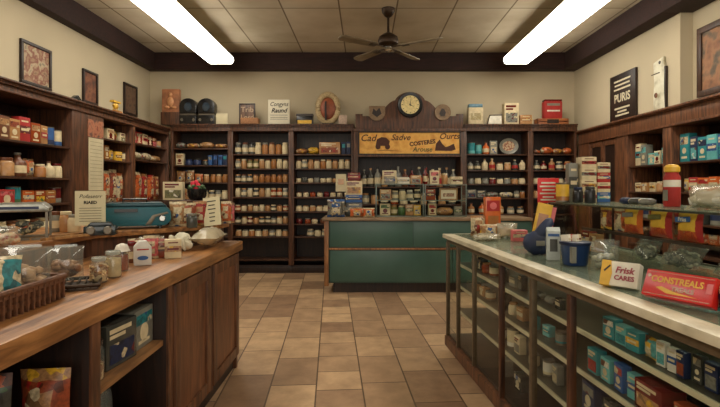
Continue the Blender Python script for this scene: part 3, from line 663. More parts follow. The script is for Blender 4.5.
# ------------------------------------------------------------ pictures and ledge ornaments
def picture(name, w, h, art, fr=.035, mat=M_wood_dark, matting=None):
    o = empty(name)
    b = MB(); b.box(-w/2, w/2, -.03, 0, h-fr, h); b.box(-w/2, w/2, -.03, 0, 0, fr); b.box(-w/2, -w/2+fr, -.03, 0, fr, h-fr); b.box(w/2-fr, w/2, -.03, 0, fr, h-fr)
    b.obj('frame', mat, o, bevel=.004)
    MB().box(-w/2+fr, w/2-fr, -.012, 0, fr, h-fr).obj('picture', art, o, smooth=0)
    return o
art1 = mottled('faded_flower_print', [(96, 60, 44), (150, 120, 90), (120, 64, 48), (176, 156, 124), (90, 84, 70)], 9)
art2 = mottled('rust_print', [(78, 48, 34), (132, 84, 56), (100, 58, 40), (60, 44, 34)], 8)
art3 = mottled('dim_print', [(60, 48, 38), (104, 80, 60), (84, 56, 42)], 9)
o = picture('framed_picture', .52, .49, art1); o.location = (-3.848, 5.60, 2.63); o.rotation_euler = (0, 0, PI/2); tag(o, 'largest framed flower picture on the left wall, nearest', 'picture')
o = picture('framed_picture', .36, .46, art2); o.location = (-3.848, 6.70, 2.62); o.rotation_euler = (0, 0, PI/2); tag(o, 'middle framed picture on the left wall, rust coloured print', 'picture')
o = picture('framed_picture', .44, .50, art3); o.location = (-3.848, 7.85, 2.64); o.rotation_euler = (0, 0, PI/2); tag(o, 'farthest framed picture on the left wall, dim print', 'picture')
o = picture('framed_picture', .86, .80, mottled('landscape_print', [(66, 60, 50), (128, 84, 54), (150, 104, 70), (92, 78, 60), (70, 48, 34)], 5), .07, wood('frame_wood', (48, 28, 18), (84, 52, 34))); o.location = (3.897, 5.17, 2.50); o.rotation_euler = (0, 0, -PI/2)
tag(o, 'large framed brown picture above the right shelves, cut by the frame edge', 'picture')
# plaque on the right ledge
ink_w = plain('sign_cream', (206, 196, 166), .6)
o = empty('wall_plaque', (3.745, 6.93, 2.412), -PI/2); tag(o, 'dark brown plaque with cream lettering standing on the right ledge', 'sign')
pb = MB().box(-.34, .34, -.035, 0, 0, .70).obj('board', M_wood_dark, o, bevel=.004)
b = MB()
for z, w in ((.60, .44), (.54, .40), (.48, .44), (.20, .40), (.15, .24), (.10, .36), (.60, .0)):
    if w: b.box(-w/2, w/2, -.037, -.035, z-.012, z+.012)
b.obj('small_print', ink_w, pb, smooth=0)
text('PURIS', .17, ink_w, pb, (0, -.036, .345), bold=.004, sx=1)
# white painted board on the right ledge
o = empty('painted_board', (3.745, 6.07, 2.412), -PI/2); tag(o, 'tall white weathered board with brown marks, right of the dark plaque', 'board')
b = MB(); b.prism([(-.11, 0), (-.115, .2), (-.10, .4), (-.115, .64), (.09, .68), (.11, .5), (.10, .3), (.12, 0)], -.03, 0); bb = b.obj('panel', mottled('white_birch', [(150, 140, 110), (206, 200, 176), (220, 216, 196)], 7), o, bevel=.003)
MB().box(.105, .135, -.028, 0, 0, .55).obj('dark_edge', M_wood_dark, o)
MB().lathe([(.03, -.037), (.035, -.03)], 12, 0, -.06, .22, 'Y').obj('knot', M_wood_post, bb); MB().lathe([(.02, -.035), (.022, -.03)], 10, 0, .02, .62, 'Y').obj('knot', M_wood_dark, bb)
MB().box(-.15, .02, -.036, -.03, .49, .50).obj('hook', M_bronze, bb)

TZ = 2.54; TY = 8.33
def X8(px): return (px-365)/480*TY
# copper figure plaque, far left
o = empty('copper_plaque', (X8(171.5), TY, TZ)); tag(o, 'copper coloured relief box with a figure, at the left end of back ledge', 'ornament')
bx = MB().box(-.165, .165, -.06, .06, 0, .22).obj('base_box', M_wood_case, o, bevel=.006)
MB().box(-.15, .15, -.045, .045, .22, .62).obj('panel', plain('copper_panel', (150, 98, 66), .45, .1, .35, 10), o, bevel=.012)
b = MB(); b.blob((0, -.05, .52), (.035, .02, .045), sub=2); b.blob((0, -.05, .40), (.06, .02, .09), sub=2); b.blob((-.06, -.05, .30), (.05, .02, .03), sub=2); b.blob((.06, -.05, .3), (.05, .02, .03), sub=2)
b.obj('relief_figure', plain('copper_light', (196, 140, 96), .4, .2, .2), o)
# two black machines
def blackm():
    o = empty('black_machine')
    MB().prism([(-.125, 0), (-.13, .04), (-.13, .12), (.13, .12), (.13, .04), (.125, 0)], -.09, .09).obj('base', M_black, o, bevel=.01)
    P = [(.13*math.cos(a)*1.03, .235+.1*math.sin(a)) for a in [k*PI/9 for k in range(10)]]
    MB().prism([(-.125, .14), (.125, .14)]+P, -.085, .085).obj('drum', M_black, o, bevel=.014)
    MB().lathe([(.02, -.11), (.05, -.105), (.06, -.085)], 20, 0, .0, .22, 'Y').obj('lens', plain('dark_lens', (60, 72, 84), .15, .5), o)
    MB().box(-.115, .115, -.07, .08, .118, .142).obj('neck', M_grey_metal, o)
    for s in (-1, 1): MB().cyl(s*.09, 0, -.094, -.086, .02, 12, 0, 'Y').xf(Matrix.Translation((0, 0, .06))).obj('dial', M_grey_metal, o)
    return o
place('bm', blackm, (X8(189.5), TY, TZ), 0, 'left one of two round-topped black machines on the back ledge', 'machine', 'black machines on the back ledge', (1.12, 1, 1.36))
place('bm', blackm, (X8(207.5), TY, TZ), 0, 'right one of two round-topped black machines, beside a small pale card', 'machine', 'black machines on the back ledge', (1.12, 1, 1.36))
def easel_sign(name, w, h, mat, th=.015, frame=None):
    o = empty(name)
    p = MB().box(-w/2, w/2, -th, 0, 0, h).obj('board', mat, o, bevel=.002)
    MB().prism([(0, .005), (.10, 0), (0, h*.7)], -w*.1, w*.1, plane='YZ').obj('easel_back', M_wood_pale, o)
    if frame:
        b = MB(); f = .02; b.box(-w/2, w/2, -th-.008, -th, h-f, h); b.box(-w/2, w/2, -th-.008, -th, 0, f); b.box(-w/2, -w/2+f, -th-.008, -th, f, h-f); b.box(w/2-f, w/2, -th-.008, -th, f, h-f)
        b.obj('frame', frame, o, bevel=.002)
    return o, p
paper = plain('white_paper', (216, 208, 184), .8, 0, .04); paper2 = plain('aged_paper', (196, 184, 150), .8, 0, .08, 6)
dkink = plain('dark_ink', (40, 34, 30), .8)
o, p = easel_sign('small_card', .2, .2, paper2); o.location = (X8(222), TY, TZ); tag(o, 'small pale card right of the black machines', 'card')
o, p = easel_sign('carved_sign', .28, .38, wood('carved_wood', (70, 44, 32), (130, 96, 72)), frame=M_wood_dark); o.location = (X8(247), TY+.03, TZ); tag(o, 'small carved wooden sign behind a tan basket on the back ledge', 'sign')
text('Trib', .13, plain('rubbed_paint', (176, 150, 118), .7), p, (0, -.016, .27)); text('Lord', .12, MC['rubbed_paint'], p, (0, -.016, .14))
def wicker(name, L, Wd, h, mat):
    o = empty(name)
    b = MB(); n = max(3, int(h/.018))
    for k in range(n):
        z0, z1 = h*k/n, h*(k+.85)/n; e = .004*(k % 2)+.012*k/n
        b.box(-L/2-e, L/2+e, -Wd/2-e, -Wd/2+.008, z0, z1); b.box(-L/2-e, L/2+e, Wd/2-.008, Wd/2+e, z0, z1)
        b.box(-L/2-e, -L/2+.008, -Wd/2, Wd/2, z0, z1); b.box(L/2-.008, L/2+e, -Wd/2, Wd/2, z0, z1)
    b.box(-L/2, L/2, -Wd/2, Wd/2, 0, .008)
    m = int(L/.03)
    for i in range(m+1):
        x = -L/2+L*i/m; b.box(x-.004, x+.004, -Wd/2-.016, -Wd/2-.002, 0, h); b.box(x-.004, x+.004, Wd/2+.002, Wd/2+.016, 0, h)
    m = max(2, int(Wd/.03))
    for i in range(m+1):
        y = -Wd/2+Wd*i/m; b.box(L/2+.002, L/2+.016, y-.004, y+.004, 0, h); b.box(-L/2-.016, -L/2-.002, y-.004, y+.004, 0, h)
    b.obj('wicker_body', mat, o, smooth=0)
    q = [(-L/2-.01, -Wd/2-.01, h), (L/2+.01, -Wd/2-.01, h), (L/2+.01, Wd/2+.01, h), (-L/2-.01, Wd/2+.01, h), (-L/2-.01, -Wd/2-.01, h)]
    MB().tube(q, .011).obj('rim', mat, o)
    return o
M_wicker = plain('wicker', (104, 66, 42), .6, 0, .35, 60); M_wicker_pale = plain('pale_wicker', (166, 116, 74), .6, 0, .3, 60)
o = wicker('small_basket', .26, .12, .09, M_wicker_pale); o.location = (X8(252), TY-.13, TZ); tag(o, 'small tan basket in front of the carved sign on the back ledge', 'basket')
o, p = easel_sign('lettered_sign', .37, .44, paper); o.location = (X8(279), TY, TZ); tag(o, 'white sign with black script lettering on the back ledge', 'sign')
text('Congyns', .1, dkink, p, (0, -.016, .36), shear=.3, bold=.001, sx=.9); text('Raund', .105, dkink, p, (0, -.016, .25), shear=.3, bold=.003)
b = MB(); [b.box(-.15, .15, -.017, -.015, z, z+.006) for z in (.17, .13, .10)]; b.obj('small_print', MC['dark_ink'], p, smooth=0)
o = empty('dark_box', (X8(305), TY, TZ)); tag(o, 'small dark box with a yellow label, left of the oval wreath', 'box')
MB().box(-.14, .14, -.06, .06, 0, .19).obj('body', M_black, o, bevel=.008); MB().box(-.12, .12, -.062, -.06, .02, .08).obj('yellow_label', C('yellow'), o); MB().box(-.145, .145, -.065, .065, .15, .19).obj('lid', plain('dark_lid', (50, 40, 34), .4), o, bevel=.004)
o = empty('oval_wreath', (X8(328), TY, TZ)); tag(o, 'tall oval hat-like wreath with a copper centre on the back ledge', 'ornament')
def oval(r0, r1, y0, y1): return MB().lathe([(r0, y0+.02), (r0+.02, y0), (r1-.03, y0), (r1, (y0+y1)/2), (r1-.02, y1), (r0, y1)], 32, 0, 0, 0, 'Y')
n = 28
ring = [(.17*math.cos(2*PI*i/n), 0, .292+.235*math.sin(2*PI*i/n)) for i in range(n+1)]
MB().tube(ring, .055, 10).obj('woven_brim', mottled('straw', [(140, 118, 82), (196, 172, 128), (164, 140, 98)], 34), o, smooth=60)
MB().lathe([(.15, -.01), (.15, .02)], 28, 0, 0, 0, 'Y').xf(Matrix.Translation((0, 0, .28)) @ Matrix.Diagonal((1, 1, 1.35, 1))).obj('backing', M_wood_dark, o)
MB().blob((.0, -.02, .28), (.135, .06, .20), 0, 3).obj('copper_centre', plain('copper_red', (138, 72, 44), .5, 0, .35, 9), o, smooth=60)
MB().box(-.05, -.02, -.09, -.045, .08, .40).obj('wooden_peg', M_wood_dark, o, bevel=.004)
MB().box(-.1, .1, -.05, .05, 0, .03).obj('foot', M_wood_dark, o)
o, p = easel_sign('small_card', .14, .16, plain('pink_paper', (196, 170, 150), .8)); o.location = (X8(343), TY-.06, TZ); tag(o, 'small pinkish card right of the oval wreath', 'card')
# right side of back ledge
def ledge_item(key, px, w, h, c, c2, lab, d=.12, st=0, z=TZ):
    k, bl = item('carton', c, c2, w, h, d, st); return place(k, bl, (X8(px), TY, z), 0, lab, 'carton', 'boxes on the back ledge')
o = empty('white_canister', (X8(475), TY, TZ)); tag(o, 'white canister with blue band at top, nearest the clock on right ledge', 'canister')
MB().box(-.13, .13, -.07, .07, 0, .30).obj('body', C('cream', .4), o, bevel=.02); MB().box(-.12, .12, -.065, .065, .30, .36).obj('blue_lid', plain('dusty_blue', (84, 122, 138), .4), o, bevel=.01)
MB().box(-.09, .09, -.072, -.07, .08, .2).obj('printed_label', mottled('label_print', [(206, 196, 160), (150, 130, 80), (180, 170, 140)], 20), o)
o = empty('wire_tray', (X8(493.5), TY, TZ)); tag(o, 'low white tray with a dark sloping rail between white canister and carton', 'tray')
MB().prism([(-.12, 0), (.12, 0), (.12, .15), (-.08, .15)], -.08, .08).obj('body', C('white', .5), o, bevel=.006); MB().tube([(-.13, -.085, 0), (-.09, -.085, .16), (.13, -.085, .165)], .008).obj('rail', M_black, o)
ledge_item('c', 510.5, .25, .37, 'cream', 'grey', 'tall white carton with a grey picture on the back ledge', .14, 2)
ledge_item('c', 525, .2, .17, 'tan', 'amber', 'low tan carton right of the tall white carton, back ledge', .12, 1)
o = empty('wooden_crate', (X8(551), TY, TZ)); tag(o, 'low wooden crate under the red tin on the back ledge', 'crate')
b = MB(); b.box(-.27, .27, -.09, -.075, .0, .045); b.box(-.27, .27, -.09, -.075, .06, .105); b.box(-.27, .27, .075, .09, 0, .105); b.box(-.27, -.25, -.09, .09, 0, .105); b.box(.25, .27, -.09, .09, 0, .105); b.box(-.27, .27, -.09, .09, 0, .012); b.box(-.2, .2, -.08, .08, .095, .107)
b.obj('slats', wood('crate_wood', (130, 72, 38), (186, 112, 62), axis='X'), o, bevel=.002)
MB().box(-.1, .1, -.093, -.09, .02, .09).obj('dark_stencil', M_wood_dark, o)
o = empty('red_tin', (X8(552), TY, TZ+.108)); tag(o, 'red tin with a white stripe standing on the wooden crate', 'tin')
MB().box(-.155, .155, -.07, .07, 0, .30).obj('body', C('red', .35), o, bevel=.02); MB().box(-.15, .15, -.065, .065, .30, .33).obj('dark_lid', C('maroon', .4), o, bevel=.008)
MB().box(-.11, .11, -.072, -.07, .12, .145).obj('white_stripe', C('white'), o); MB().box(-.11, .11, -.072, -.07, .22, .26).obj('upper_stripe', C('grey'), o)
# left ledge
o = empty('gold_trophy', (-3.38, 6.50, 2.461), PI/2); tag(o, 'small golden ornament on the left ledge between two framed pictures', 'ornament')
MB().box(-.09, .09, -.05, .05, 0, .035).obj('base', C('amber', .35), o, bevel=.004)
b = MB(); b.tube([(-.05, 0, .03), (-.06, 0, .1), (-.02, 0, .13)], .014); b.tube([(.05, 0, .03), (.06, 0, .1), (.02, 0, .13)], .014); b.blob((0, 0, .10), (.03, .03, .05), sub=2); b.box(-.09, .09, -.03, .03, .14, .165); b.obj('scroll', C('yellow', .35), o)
o = empty('dark_ornament', (-3.36, 5.56, 2.461), PI/2); tag(o, 'small dark bird-like ornament on the left ledge beside nearest picture', 'ornament')
MB().prism([(-.1, 0), (.1, 0), (.1, .02), (.03, .07), (.0, .06), (-.06, .02)], -.025, .025).obj('body', M_black, o, bevel=.006)
# poster on the left board
o = empty('wall_poster', (-3.3185, 6.0-.14+.05, 0), PI/2); tag(o, 'long aged paper poster with a red picture at top, on left boards', 'poster')
p = MB().box(-.15, .17, -.004, 0, 1.42, 2.06).obj('sheet', paper2, o, smooth=0)
MB().box(-.17, .17, -.006, 0, 2.07, 2.28).obj('top_picture', mottled('red_print', [(120, 54, 36), (170, 110, 80), (90, 60, 50)], 16), o, smooth=0)
b = MB(); [b.box(-.12, .14, -.0055, -.004, 1.47+.045*k, 1.475+.045*k) for k in range(13)]; b.obj('printed_lines', plain('faint_ink', (140, 130, 106), .8), p, smooth=0)
# ------------------------------------------------------------ green counter at the back
M_teal_paint = plain('green_teal_paint', (58, 88, 78), .35, 0, .12, 3)
M_teal_dark = plain('deep_teal_paint', (50, 78, 70), .35, 0, .12, 3)
def green_counter():
    t = empty('green_counter', (0, 6.62, 0)); tag(t, 'long green painted counter with wood trim below the clock', 'counter')
    x0, x1 = -.50, 2.3; D = .62
    MB().box(x0+.06, x1, .06, D, 0, .14).obj('plinth', M_wood_dark, t)
    b = MB(); b.box(x0, x1, 0, D, .14, 1.0); b.obj('body', M_teal_dark, t, bevel=.003)
    b = MB()
    for a, c in ((x0+.02, .66), (.67, 1.80), (1.81, x1)): b.box(a, c, -.012, 0, .635, .985)
    for a, c in ((x0+.02, 1.20), (1.21, x1)): b.box(a, c, -.012, 0, .16, .59)
    b.obj('front_panel', M_teal_paint, t, bevel=.003)
    MB().box(x0-.06, x0, -.03, .05, .10, 1.0).obj('corner_post', wood('worn_trim', (120, 76, 44), (176, 126, 80)), t, bevel=.008)
    MB().box(x0-.06, x0, .05, D, .14, 1.0).obj('end_panel', M_wood_front, t)
    MB().box(x0, x1, -.028, 0, .60, .625).obj('middle_rail', MC['worn_trim'], t, bevel=.003)
    MB().box(x0-.09, x1, -.05, D+.02, 1.0, 1.04).obj('counter_top', wood('worn_top', (110, 88, 64), (156, 130, 98), axis='X'), t, bevel=.006)
green_counter()
GZ = 1.04
def gx(px, y=6.8): return (px-365)/480*y
def small_case(x0, x1, D, h, label, nsh):
    t = empty('glass_display_case', (0, 6.82, GZ)); tag(t, label, 'display case', 'glass cases on the green counter')
    fr = .012; b = MB()
    for x in (x0, x1-fr):
        for y in (0, D-fr): b.box(x, x+fr, y, y+fr, 0, h)
    for z in (0, h-fr):
        for y in (0, D-fr): b.box(x0+fr, x1-fr, y, y+fr, z, z+fr)
        for x in (x0, x1-fr): b.box(x, x+fr, fr, D-fr, z, z+fr)
    b.obj('frame', plain('case_metal', (110, 120, 112), .35, .7), t, bevel=.001)
    MB().box(x0+fr, x1-fr, .003, .007, fr, h-fr).obj('front_pane', M_glass, t, smooth=0)
    MB().box(x0+fr, x1-fr, fr, D-fr, h-.008, h-.003).obj('top_pane', M_glass_top, t, smooth=0)
    for x in (x0+.003, x1-.007): MB().box(x, x+.004, fr, D-fr, fr, h-fr).obj('side_pane', M_glass, t, smooth=0)
    for k in range(nsh):
        z = h*(k+1)/(nsh+1); MB().box(x0+fr, x1-fr, .02, D-fr, z-.004, z+.004).obj('glass_shelf', plain('shelf_edge', (120, 136, 124), .2, .1), t)
small_case(gx(376), gx(424), .34, .47, 'left glass display case on the green counter, full of small goods', 1)
small_case(gx(425), gx(467), .34, .46, 'right glass display case on the green counter, with a framed card', 1)
row('left counter case', 'bottom', (gx(380), 6.95), (gx(422), 6.95), GZ+.014, 0, [('carton', 'cream', 'green', .12, .17, 0), ('jar', 'olive', 'tan', .08, .15), ('jar', 'green', 'cream', .08, .14), ('carton', 'tan', 'olive', .09, .16, 1), ('carton', 'yellow', 'cream', .08, .15, 2)], .0)
row('left counter case', 'middle shelf', (gx(380), 6.95), (gx(422), 6.95), GZ+.24, 0, [('carton', 'tan', 'grey', .13, .15, 2), ('jar', 'grey', 'cream', .08, .13), ('jar', 'cream', 'grey', .08, .15), ('jar', 'grey', 'white', .08, .14), ('jar', 'smoky', 'cream', .08, .15)], 0)
row('right counter case', 'bottom', (gx(429), 6.95), (gx(464), 6.95), GZ+.014, 0, [('carton', 'cream', 'red', .1, .17, 0), ('loaf', 'tan', 'cream', .2, .12), ('carton', 'grey', 'green', .1, .13, 1)], 0)
row('right counter case', 'middle shelf', (gx(427), 6.96), (gx(437), 6.96), GZ+.235, 0, [('carton', 'rust', 'maroon', .11, .16, 1)], 0)
o, p = easel_sign('framed_card', .26, .17, paper, frame=M_wood_pale); o.location = (gx(450), 6.93, GZ+.235); tag(o, 'small framed card inside the right case on green counter', 'card')
MB().box(-.08, .08, -.017, -.015, .05, .1).obj('printed_lines', mottled('pink_print', [(190, 150, 130), (120, 80, 60), (210, 190, 160)], 40), p)
# on top of the small cases
def put(kind, c1, c2, w, h, loc, lab, cat=None, rz=0, d=None, style=0, name=None, sc=1, tilt=0, group=None):
    k, bl = item(kind, c1, c2, w, h, d, style)
    o = place(k, bl, loc, rz, lab, cat or KIND[kind][1], group, sc, tilt)
    if name: o.name = name
    return o
zt = GZ+.472
put('carton', 'cream', 'rust', .20, .19, (gx(390), 6.98, zt), 'white carton with rust print on top of the left counter case', style=2)
put('carton', 'grey', 'blue', .15, .10, (gx(390), 6.88, zt), 'low blue grey box in front of the white carton, left counter case', d=.08, style=1)
put('carton', 'white', 'grey', .17, .09, (gx(404), 6.95, zt), 'low white box on the left counter case, beside blue grey box', d=.1, style=1)
put('carton', 'tan', 'grey', .15, .12, (gx(417), 6.97, zt), 'tan box at right end of the left counter case top', d=.1, style=2)
put('bottle', 'maroon', 'black', .07, .26, (gx(427), 7.0, zt-.01), 'maroon bottle on top of the right counter case, its left end')
put('carton', 'cream', 'pink', .13, .20, (gx(436), 6.97, zt-.01), 'upright cream and pink carton on top of right counter case', style=0)
put('jar', 'tan', 'cream', .09, .16, (gx(447), 7.0, zt-.01), 'tan jar on top of the right counter case, centre')
put('carton', 'cream', 'olive', .17, .11, (gx(458), 6.95, zt-.01), 'low cream carton at right end on the right counter case', d=.1, style=1)
# left of the cases
put('pouch', 'grey', 'blue', .25, .25, (gx(336, 6.75), 6.75, GZ), 'blue and white plastic bag standing at left end of the green counter', style=3)
put('pouch', 'orange', 'tan', .2, .13, (gx(357, 6.72), 6.72, GZ), 'tan orange bag of sweets lying on the green counter', style=4)
put('pouch', 'orange', 'cream', .16, .13, (gx(369, 6.70), 6.70, GZ), 'small orange and cream bag beside the left glass case', style=5)
xz = gx(354, 6.95)
put('carton', 'smoky', 'grey', .24, .2, (xz, 6.98, GZ), 'smoky grey box at bottom of the stack on the green counter', d=.16, style=1, group='stacked boxes on green counter')
put('carton', 'blue', 'navy', .24, .11, (xz, 6.98, GZ+.2), 'blue box, second from bottom of the stack on green counter', d=.16, style=1, group='stacked boxes on green counter')
put('carton', 'cream', 'tan', .24, .20, (xz, 6.98, GZ+.31), 'cream box, third from bottom of the stack on green counter', d=.16, style=2, group='stacked boxes on green counter')
put('carton', 'maroon', 'red', .18, .12, (xz, 6.98, GZ+.51), 'maroon box topmost of the stack on green counter', d=.14, style=1, group='stacked boxes on green counter')
o = empty('card_stand', (gx(341, 6.9), 6.9, GZ)); tag(o, 'cream card raised on a thin stand behind the blue white bag', 'sign')
MB().cyl(0, 0, 0, .42, .006, 8).obj('pole', M_grey_metal, o); MB().cyl(0, 0, 0, .012, .05, 16).obj('foot', M_grey_metal, o)
MB().box(-.075, .075, -.012, -.006, .36, .61).obj('card', paper2, o)
MB().box(-.04, .04, -.0135, -.012, .46, .54).obj('printed_mark', C('tan'), o)

# ------------------------------------------------------------ left counter
LZ = 1.02; LY0, LY1 = .9, 3.93
def left_counter():
    t = empty('wooden_counter', (0, 0, 0)); tag(t, 'long wooden counter with raised back ledge and open cupboards on the left', 'counter')
    MB().box(-2.3, -1.0, LY0, LY1, LZ-.075, LZ).obj('counter_top', M_wood_counter, t, bevel=.008)
    MB().prism([(-2.3, LY0), (-1.72, LY0), (-1.72, 3.02), (-1.15, 3.76), (-1.15, LY1-.02), (-2.3, LY1-.02)], LZ, 1.135, plane='XY').obj('riser', M_wood_case, t)
    MB().prism([(-2.3, LY0), (-1.68, LY0), (-1.68, 3.0), (-1.11, 3.74), (-1.11, LY1), (-2.3, LY1)], 1.135, 1.17, plane='XY').obj('ledge_top', M_wood_counter, t, bevel=.006)
    MB().box(-2.28, -1.06, LY0, LY1-.04, 0, .10).obj('plinth', M_wood_dark, t)
    MB().box(-2.28, -2.26, LY0, LY1-.04, .1, LZ-.075).obj('back_panel', M_wood_dark, t)
    MB().box(-2.26, -1.05, LY0, LY1-.04, .10, .125).obj('bottom_board', M_wood_front, t)
    for y0, y1, m in ((1.80, 1.86, M_wood_front), (2.50, 2.56, M_wood_front), (LY0, LY0+.04, M_wood_front)):
        MB().box(-2.26, -1.035, y0, y1, .125, LZ-.075).obj('divider', M_wood_dark, t, bevel=.003)
        MB().box(-1.036, -1.024, y0, y1, .10, LZ-.075).obj('face_strip', m, t, bevel=.002)
    MB().box(-2.26, -1.035, LY1-.07, LY1-.03, 0, LZ-.075).obj('end_panel', M_wood_front, t, bevel=.003)
    MB().box(-2.26, -1.05, 1.86, 2.50, .63, .66).obj('shelf', wood('pale_edge', (128, 90, 54), (180, 132, 84), axis='Y'), t, bevel=.003)
    MB().box(-2.26, -1.05, 2.56, 3.86, .63, .65).obj('inner_shelf', M_wood_front, t)
    MB().box(-2.26, -1.05, LY0+.04, 1.80, .475, .50).obj('shelf', M_wood_front, t, bevel=.003)
    for y0, y1 in ((2.57, 3.16), (3.22, 3.86)):
        d = MB(); X0, X1 = -1.045, -1.012; f = .075
        d.box(X0, X1, y0, y0+f, .12, LZ-.09); d.box(X0, X1, y1-f, y1, .12, LZ-.09); d.box(X0, X1, y0+f, y1-f, LZ-.09-f, LZ-.09); d.box(X0, X1, y0+f, y1-f, .12, .12+f)
        dd = d.obj('door', M_wood_front, t, bevel=.004)
        MB().box(X0+.002, X1-.014, y0+f, y1-f, .12+f, LZ-.09-f).obj('door_panel', wood('panel_wood', (84, 48, 28), (140, 88, 54)), dd)
    MB().box(-1.05, -1.02, 3.16, 3.22, .1, LZ-.075).obj('stile', M_wood_case, t)
left_counter()
def lp(px, py, z=LZ):
    Y = (1.45-z)*480/(py-188); return ((px-365)/480*Y, Y, z)
def clear_bag(w, h, d, cont, cname, seed=0, film=M_film, n=26, size=.022):
    def f():
        o = MB().pillow(w, h, d, seed=seed, wr=.03).obj('clear_bag', film, smooth=60)
        b = MB(); r = random.Random(seed)
        for i in range(n):
            z = r.uniform(size*.9, h*.62); k = (1-(z/h)**2)
            b.blob((r.uniform(-.36, .36)*w*k, r.uniform(-.25, .25)*d*k, z), (size*r.uniform(.8, 1.3), size*r.uniform(.5, 1), size*r.uniform(.6, 1)), sub=1, jit=.1)
        c = b.obj('contents', mottled(cname, cont, 30, .5), o, smooth=60); c['kind'] = 'stuff'
        MB().box(-w*.3, w*.3, -.004, .004, h-.004, h+.008).obj('seal', film, o)
        return o
    return f
def bag(key, loc, w, h, d, cont, label, rz=0, tilt=0, film=M_film, n=26, size=.022, cat='bag', group=None):
    return place('bag'+key, clear_bag(w, h, d, cont, 'contents_'+key, hash(key) % 97 if False else len(key)*7+ord(key[0]), film, n, size), loc, rz, label, cat, group, 1, tilt)
# basket with bags
o = wicker('wicker_basket', .54, .30, .085, M_wicker); o.location = (-1.33, 1.60, LZ+.0015); o.rotation_euler = (0, 0, PI/2+.04); tag(o, 'brown wicker basket of bags at near end of the wooden counter', 'basket')
bag('noodles', (-1.25, 1.76, LZ+.022), .17, .19, .11, [(150, 104, 76), (190, 150, 110), (206, 176, 140)], 'clear bag of tan noodles standing in the wicker basket', .5, -.15, size=.022, n=40)
put('pouch', 'teal', 'cream', .22, .16, (-1.27, 1.60, LZ+.04), 'teal and white bag in the wicker basket, left of noodles', rz=.7, tilt=-.35, style=8)
def tray():
    o = empty('wire_tray_rack'); b = MB(); b.box(-.16, .16, -.12, .12, 0, .008)
    for k in range(9): b.box(-.16+.04*k-.004, -.16+.04*k+.004, -.125, .125, .008, .022)
    b.obj('slats', M_bronze, o)
    MB().tube([(-.17, -.13, .02), (.17, -.13, .02), (.17, .13, .02), (-.17, .13, .02), (-.17, -.13, .02)], .008).obj('rim', M_bronze, o)
    return o
o = tray(); o.name = 'slatted_tray'; o.location = (-1.27, 2.07, LZ+.0015); o.rotation_euler = (0, 0, .45); o.scale = (.68, .8, 1); tag(o, 'dark slatted tray holding a bag of nuts on the wooden counter', 'tray')
bag('nuts', (-1.29, 2.07, LZ+.026), .14, .15, .10, [(96, 60, 40), (150, 104, 70), (176, 140, 104)], 'clear bag of mixed nuts standing on the dark slatted tray', .6, -.1)
def glass_jar(r, h, cont, lidmat, fill=.7, nm='grain', pebble=0):
    def f():
        o = empty('storage_jar')
        MB().lathe([(r*.9, 0), (r, .008), (r, h*.72), (r*.8, h*.82), (r*.8, h*.86)], 20).obj('glass', M_film, o, smooth=50)
        b = MB(); b.lathe([(r*.86, .006), (r*.93, .012), (r*.93, h*fill), (r*.3, h*fill+.004)], 18)
        if pebble:
            rr = random.Random(3)
            for i in range(70):
                a = rr.uniform(0, 2*PI); z = rr.uniform(.01, h*fill); b.blob((r*.88*math.cos(a), r*.88*math.sin(a), z), (pebble, pebble, pebble*.8))
        c = b.obj('contents', cont, o, smooth=50); c['kind'] = 'stuff'
        MB().lathe([(r*.86, h*.85), (r*.9, h*.87), (r*.9, h*.97), (r*.8, h)], 20).obj('lid', lidmat, o)
        return o
    return f
M_beans = mottled('beans', [(176, 136, 90), (206, 176, 128), (140, 96, 60)], 60, .5, 'v')
M_sugar = plain('cream_grain', (206, 184, 136), .7)
place('jb', glass_jar(.036, .115, M_beans, glassy('lid_glass', (.8, .8, .75), .2, .1, .3), .7, pebble=.009), lp(99, 282.5), 0, 'round glass jar of pale beans beside the slatted tray', 'jar')
place('js', glass_jar(.038, .128, M_sugar, MC['lid_glass'], .72), lp(113, 277.5), 0, 'glass jar of cream grain, right of the bean jar', 'jar')
def cloth_jar():
    o = empty('cloth_topped_jar'); r = .032
    MB().lathe([(r*.9, 0), (r, .006), (r, .10), (r*.85, .112)], 18).obj('glass', M_film, o, smooth=50)
    c = MB().lathe([(r*.85, .005), (r*.9, .01), (r*.9, .085), (r*.2, .09)], 16).obj('contents', C('rust', .5), o); c['kind'] = 'stuff'
    b = MB(); b.lathe([(r*.95, .108), (r*1.25, .102), (r*1.02, .114), (r*.98, .122), (r*.8, .134), (.006, .142)], 14); b.obj('cloth_cover', plain('white_cloth', (216, 210, 196), .9, 0, .06), o, smooth=60)
    return o
place('cj', cloth_jar, lp(122, 271), 0, 'small jar with a white cloth cover, right of the grain jar', 'jar')
put('jar', 'brown', 'maroon', .06, .115, lp(132, 262.5), 'dark brown jar with maroon lid behind the white salt box')
def salt():
    o = empty('salt_box'); b = MB(); b.prism([(-.045, 0), (.045, 0), (.045, .10), (.02, .135), (-.02, .135), (-.045, .10)], -.032, .032); b.obj('bag', plain('salt_paper', (206, 202, 192), .6, 0, .05), o, bevel=.005)
    MB().lathe([(.02, -.0345), (.02, -.031)], 16, 0, .0, .05, 'Y').xf(Matrix.Diagonal((1.4, 1, .6, 1)) @ Matrix.Translation((0, 0, .02))).obj('blue_label', C('blue'), o)
    MB().box(-.03, .03, -.0335, -.031, .085, .092).obj('red_line', C('red'), o)
    return o
place('salt', salt, lp(142.5, 265), .5, 'white paper bag with blue label standing on the wooden counter', 'bag')
put('pouch', 'pink', 'cream', .085, .14, lp(151, 259), 'pink and cream pouch right of the white blue-labelled bag', rz=.5, style=9)
put('carton', 'rust', 'brown', .07, .115, lp(161, 257.5), 'rust brown carton on the wooden counter beside cream carton', rz=.4, style=1)
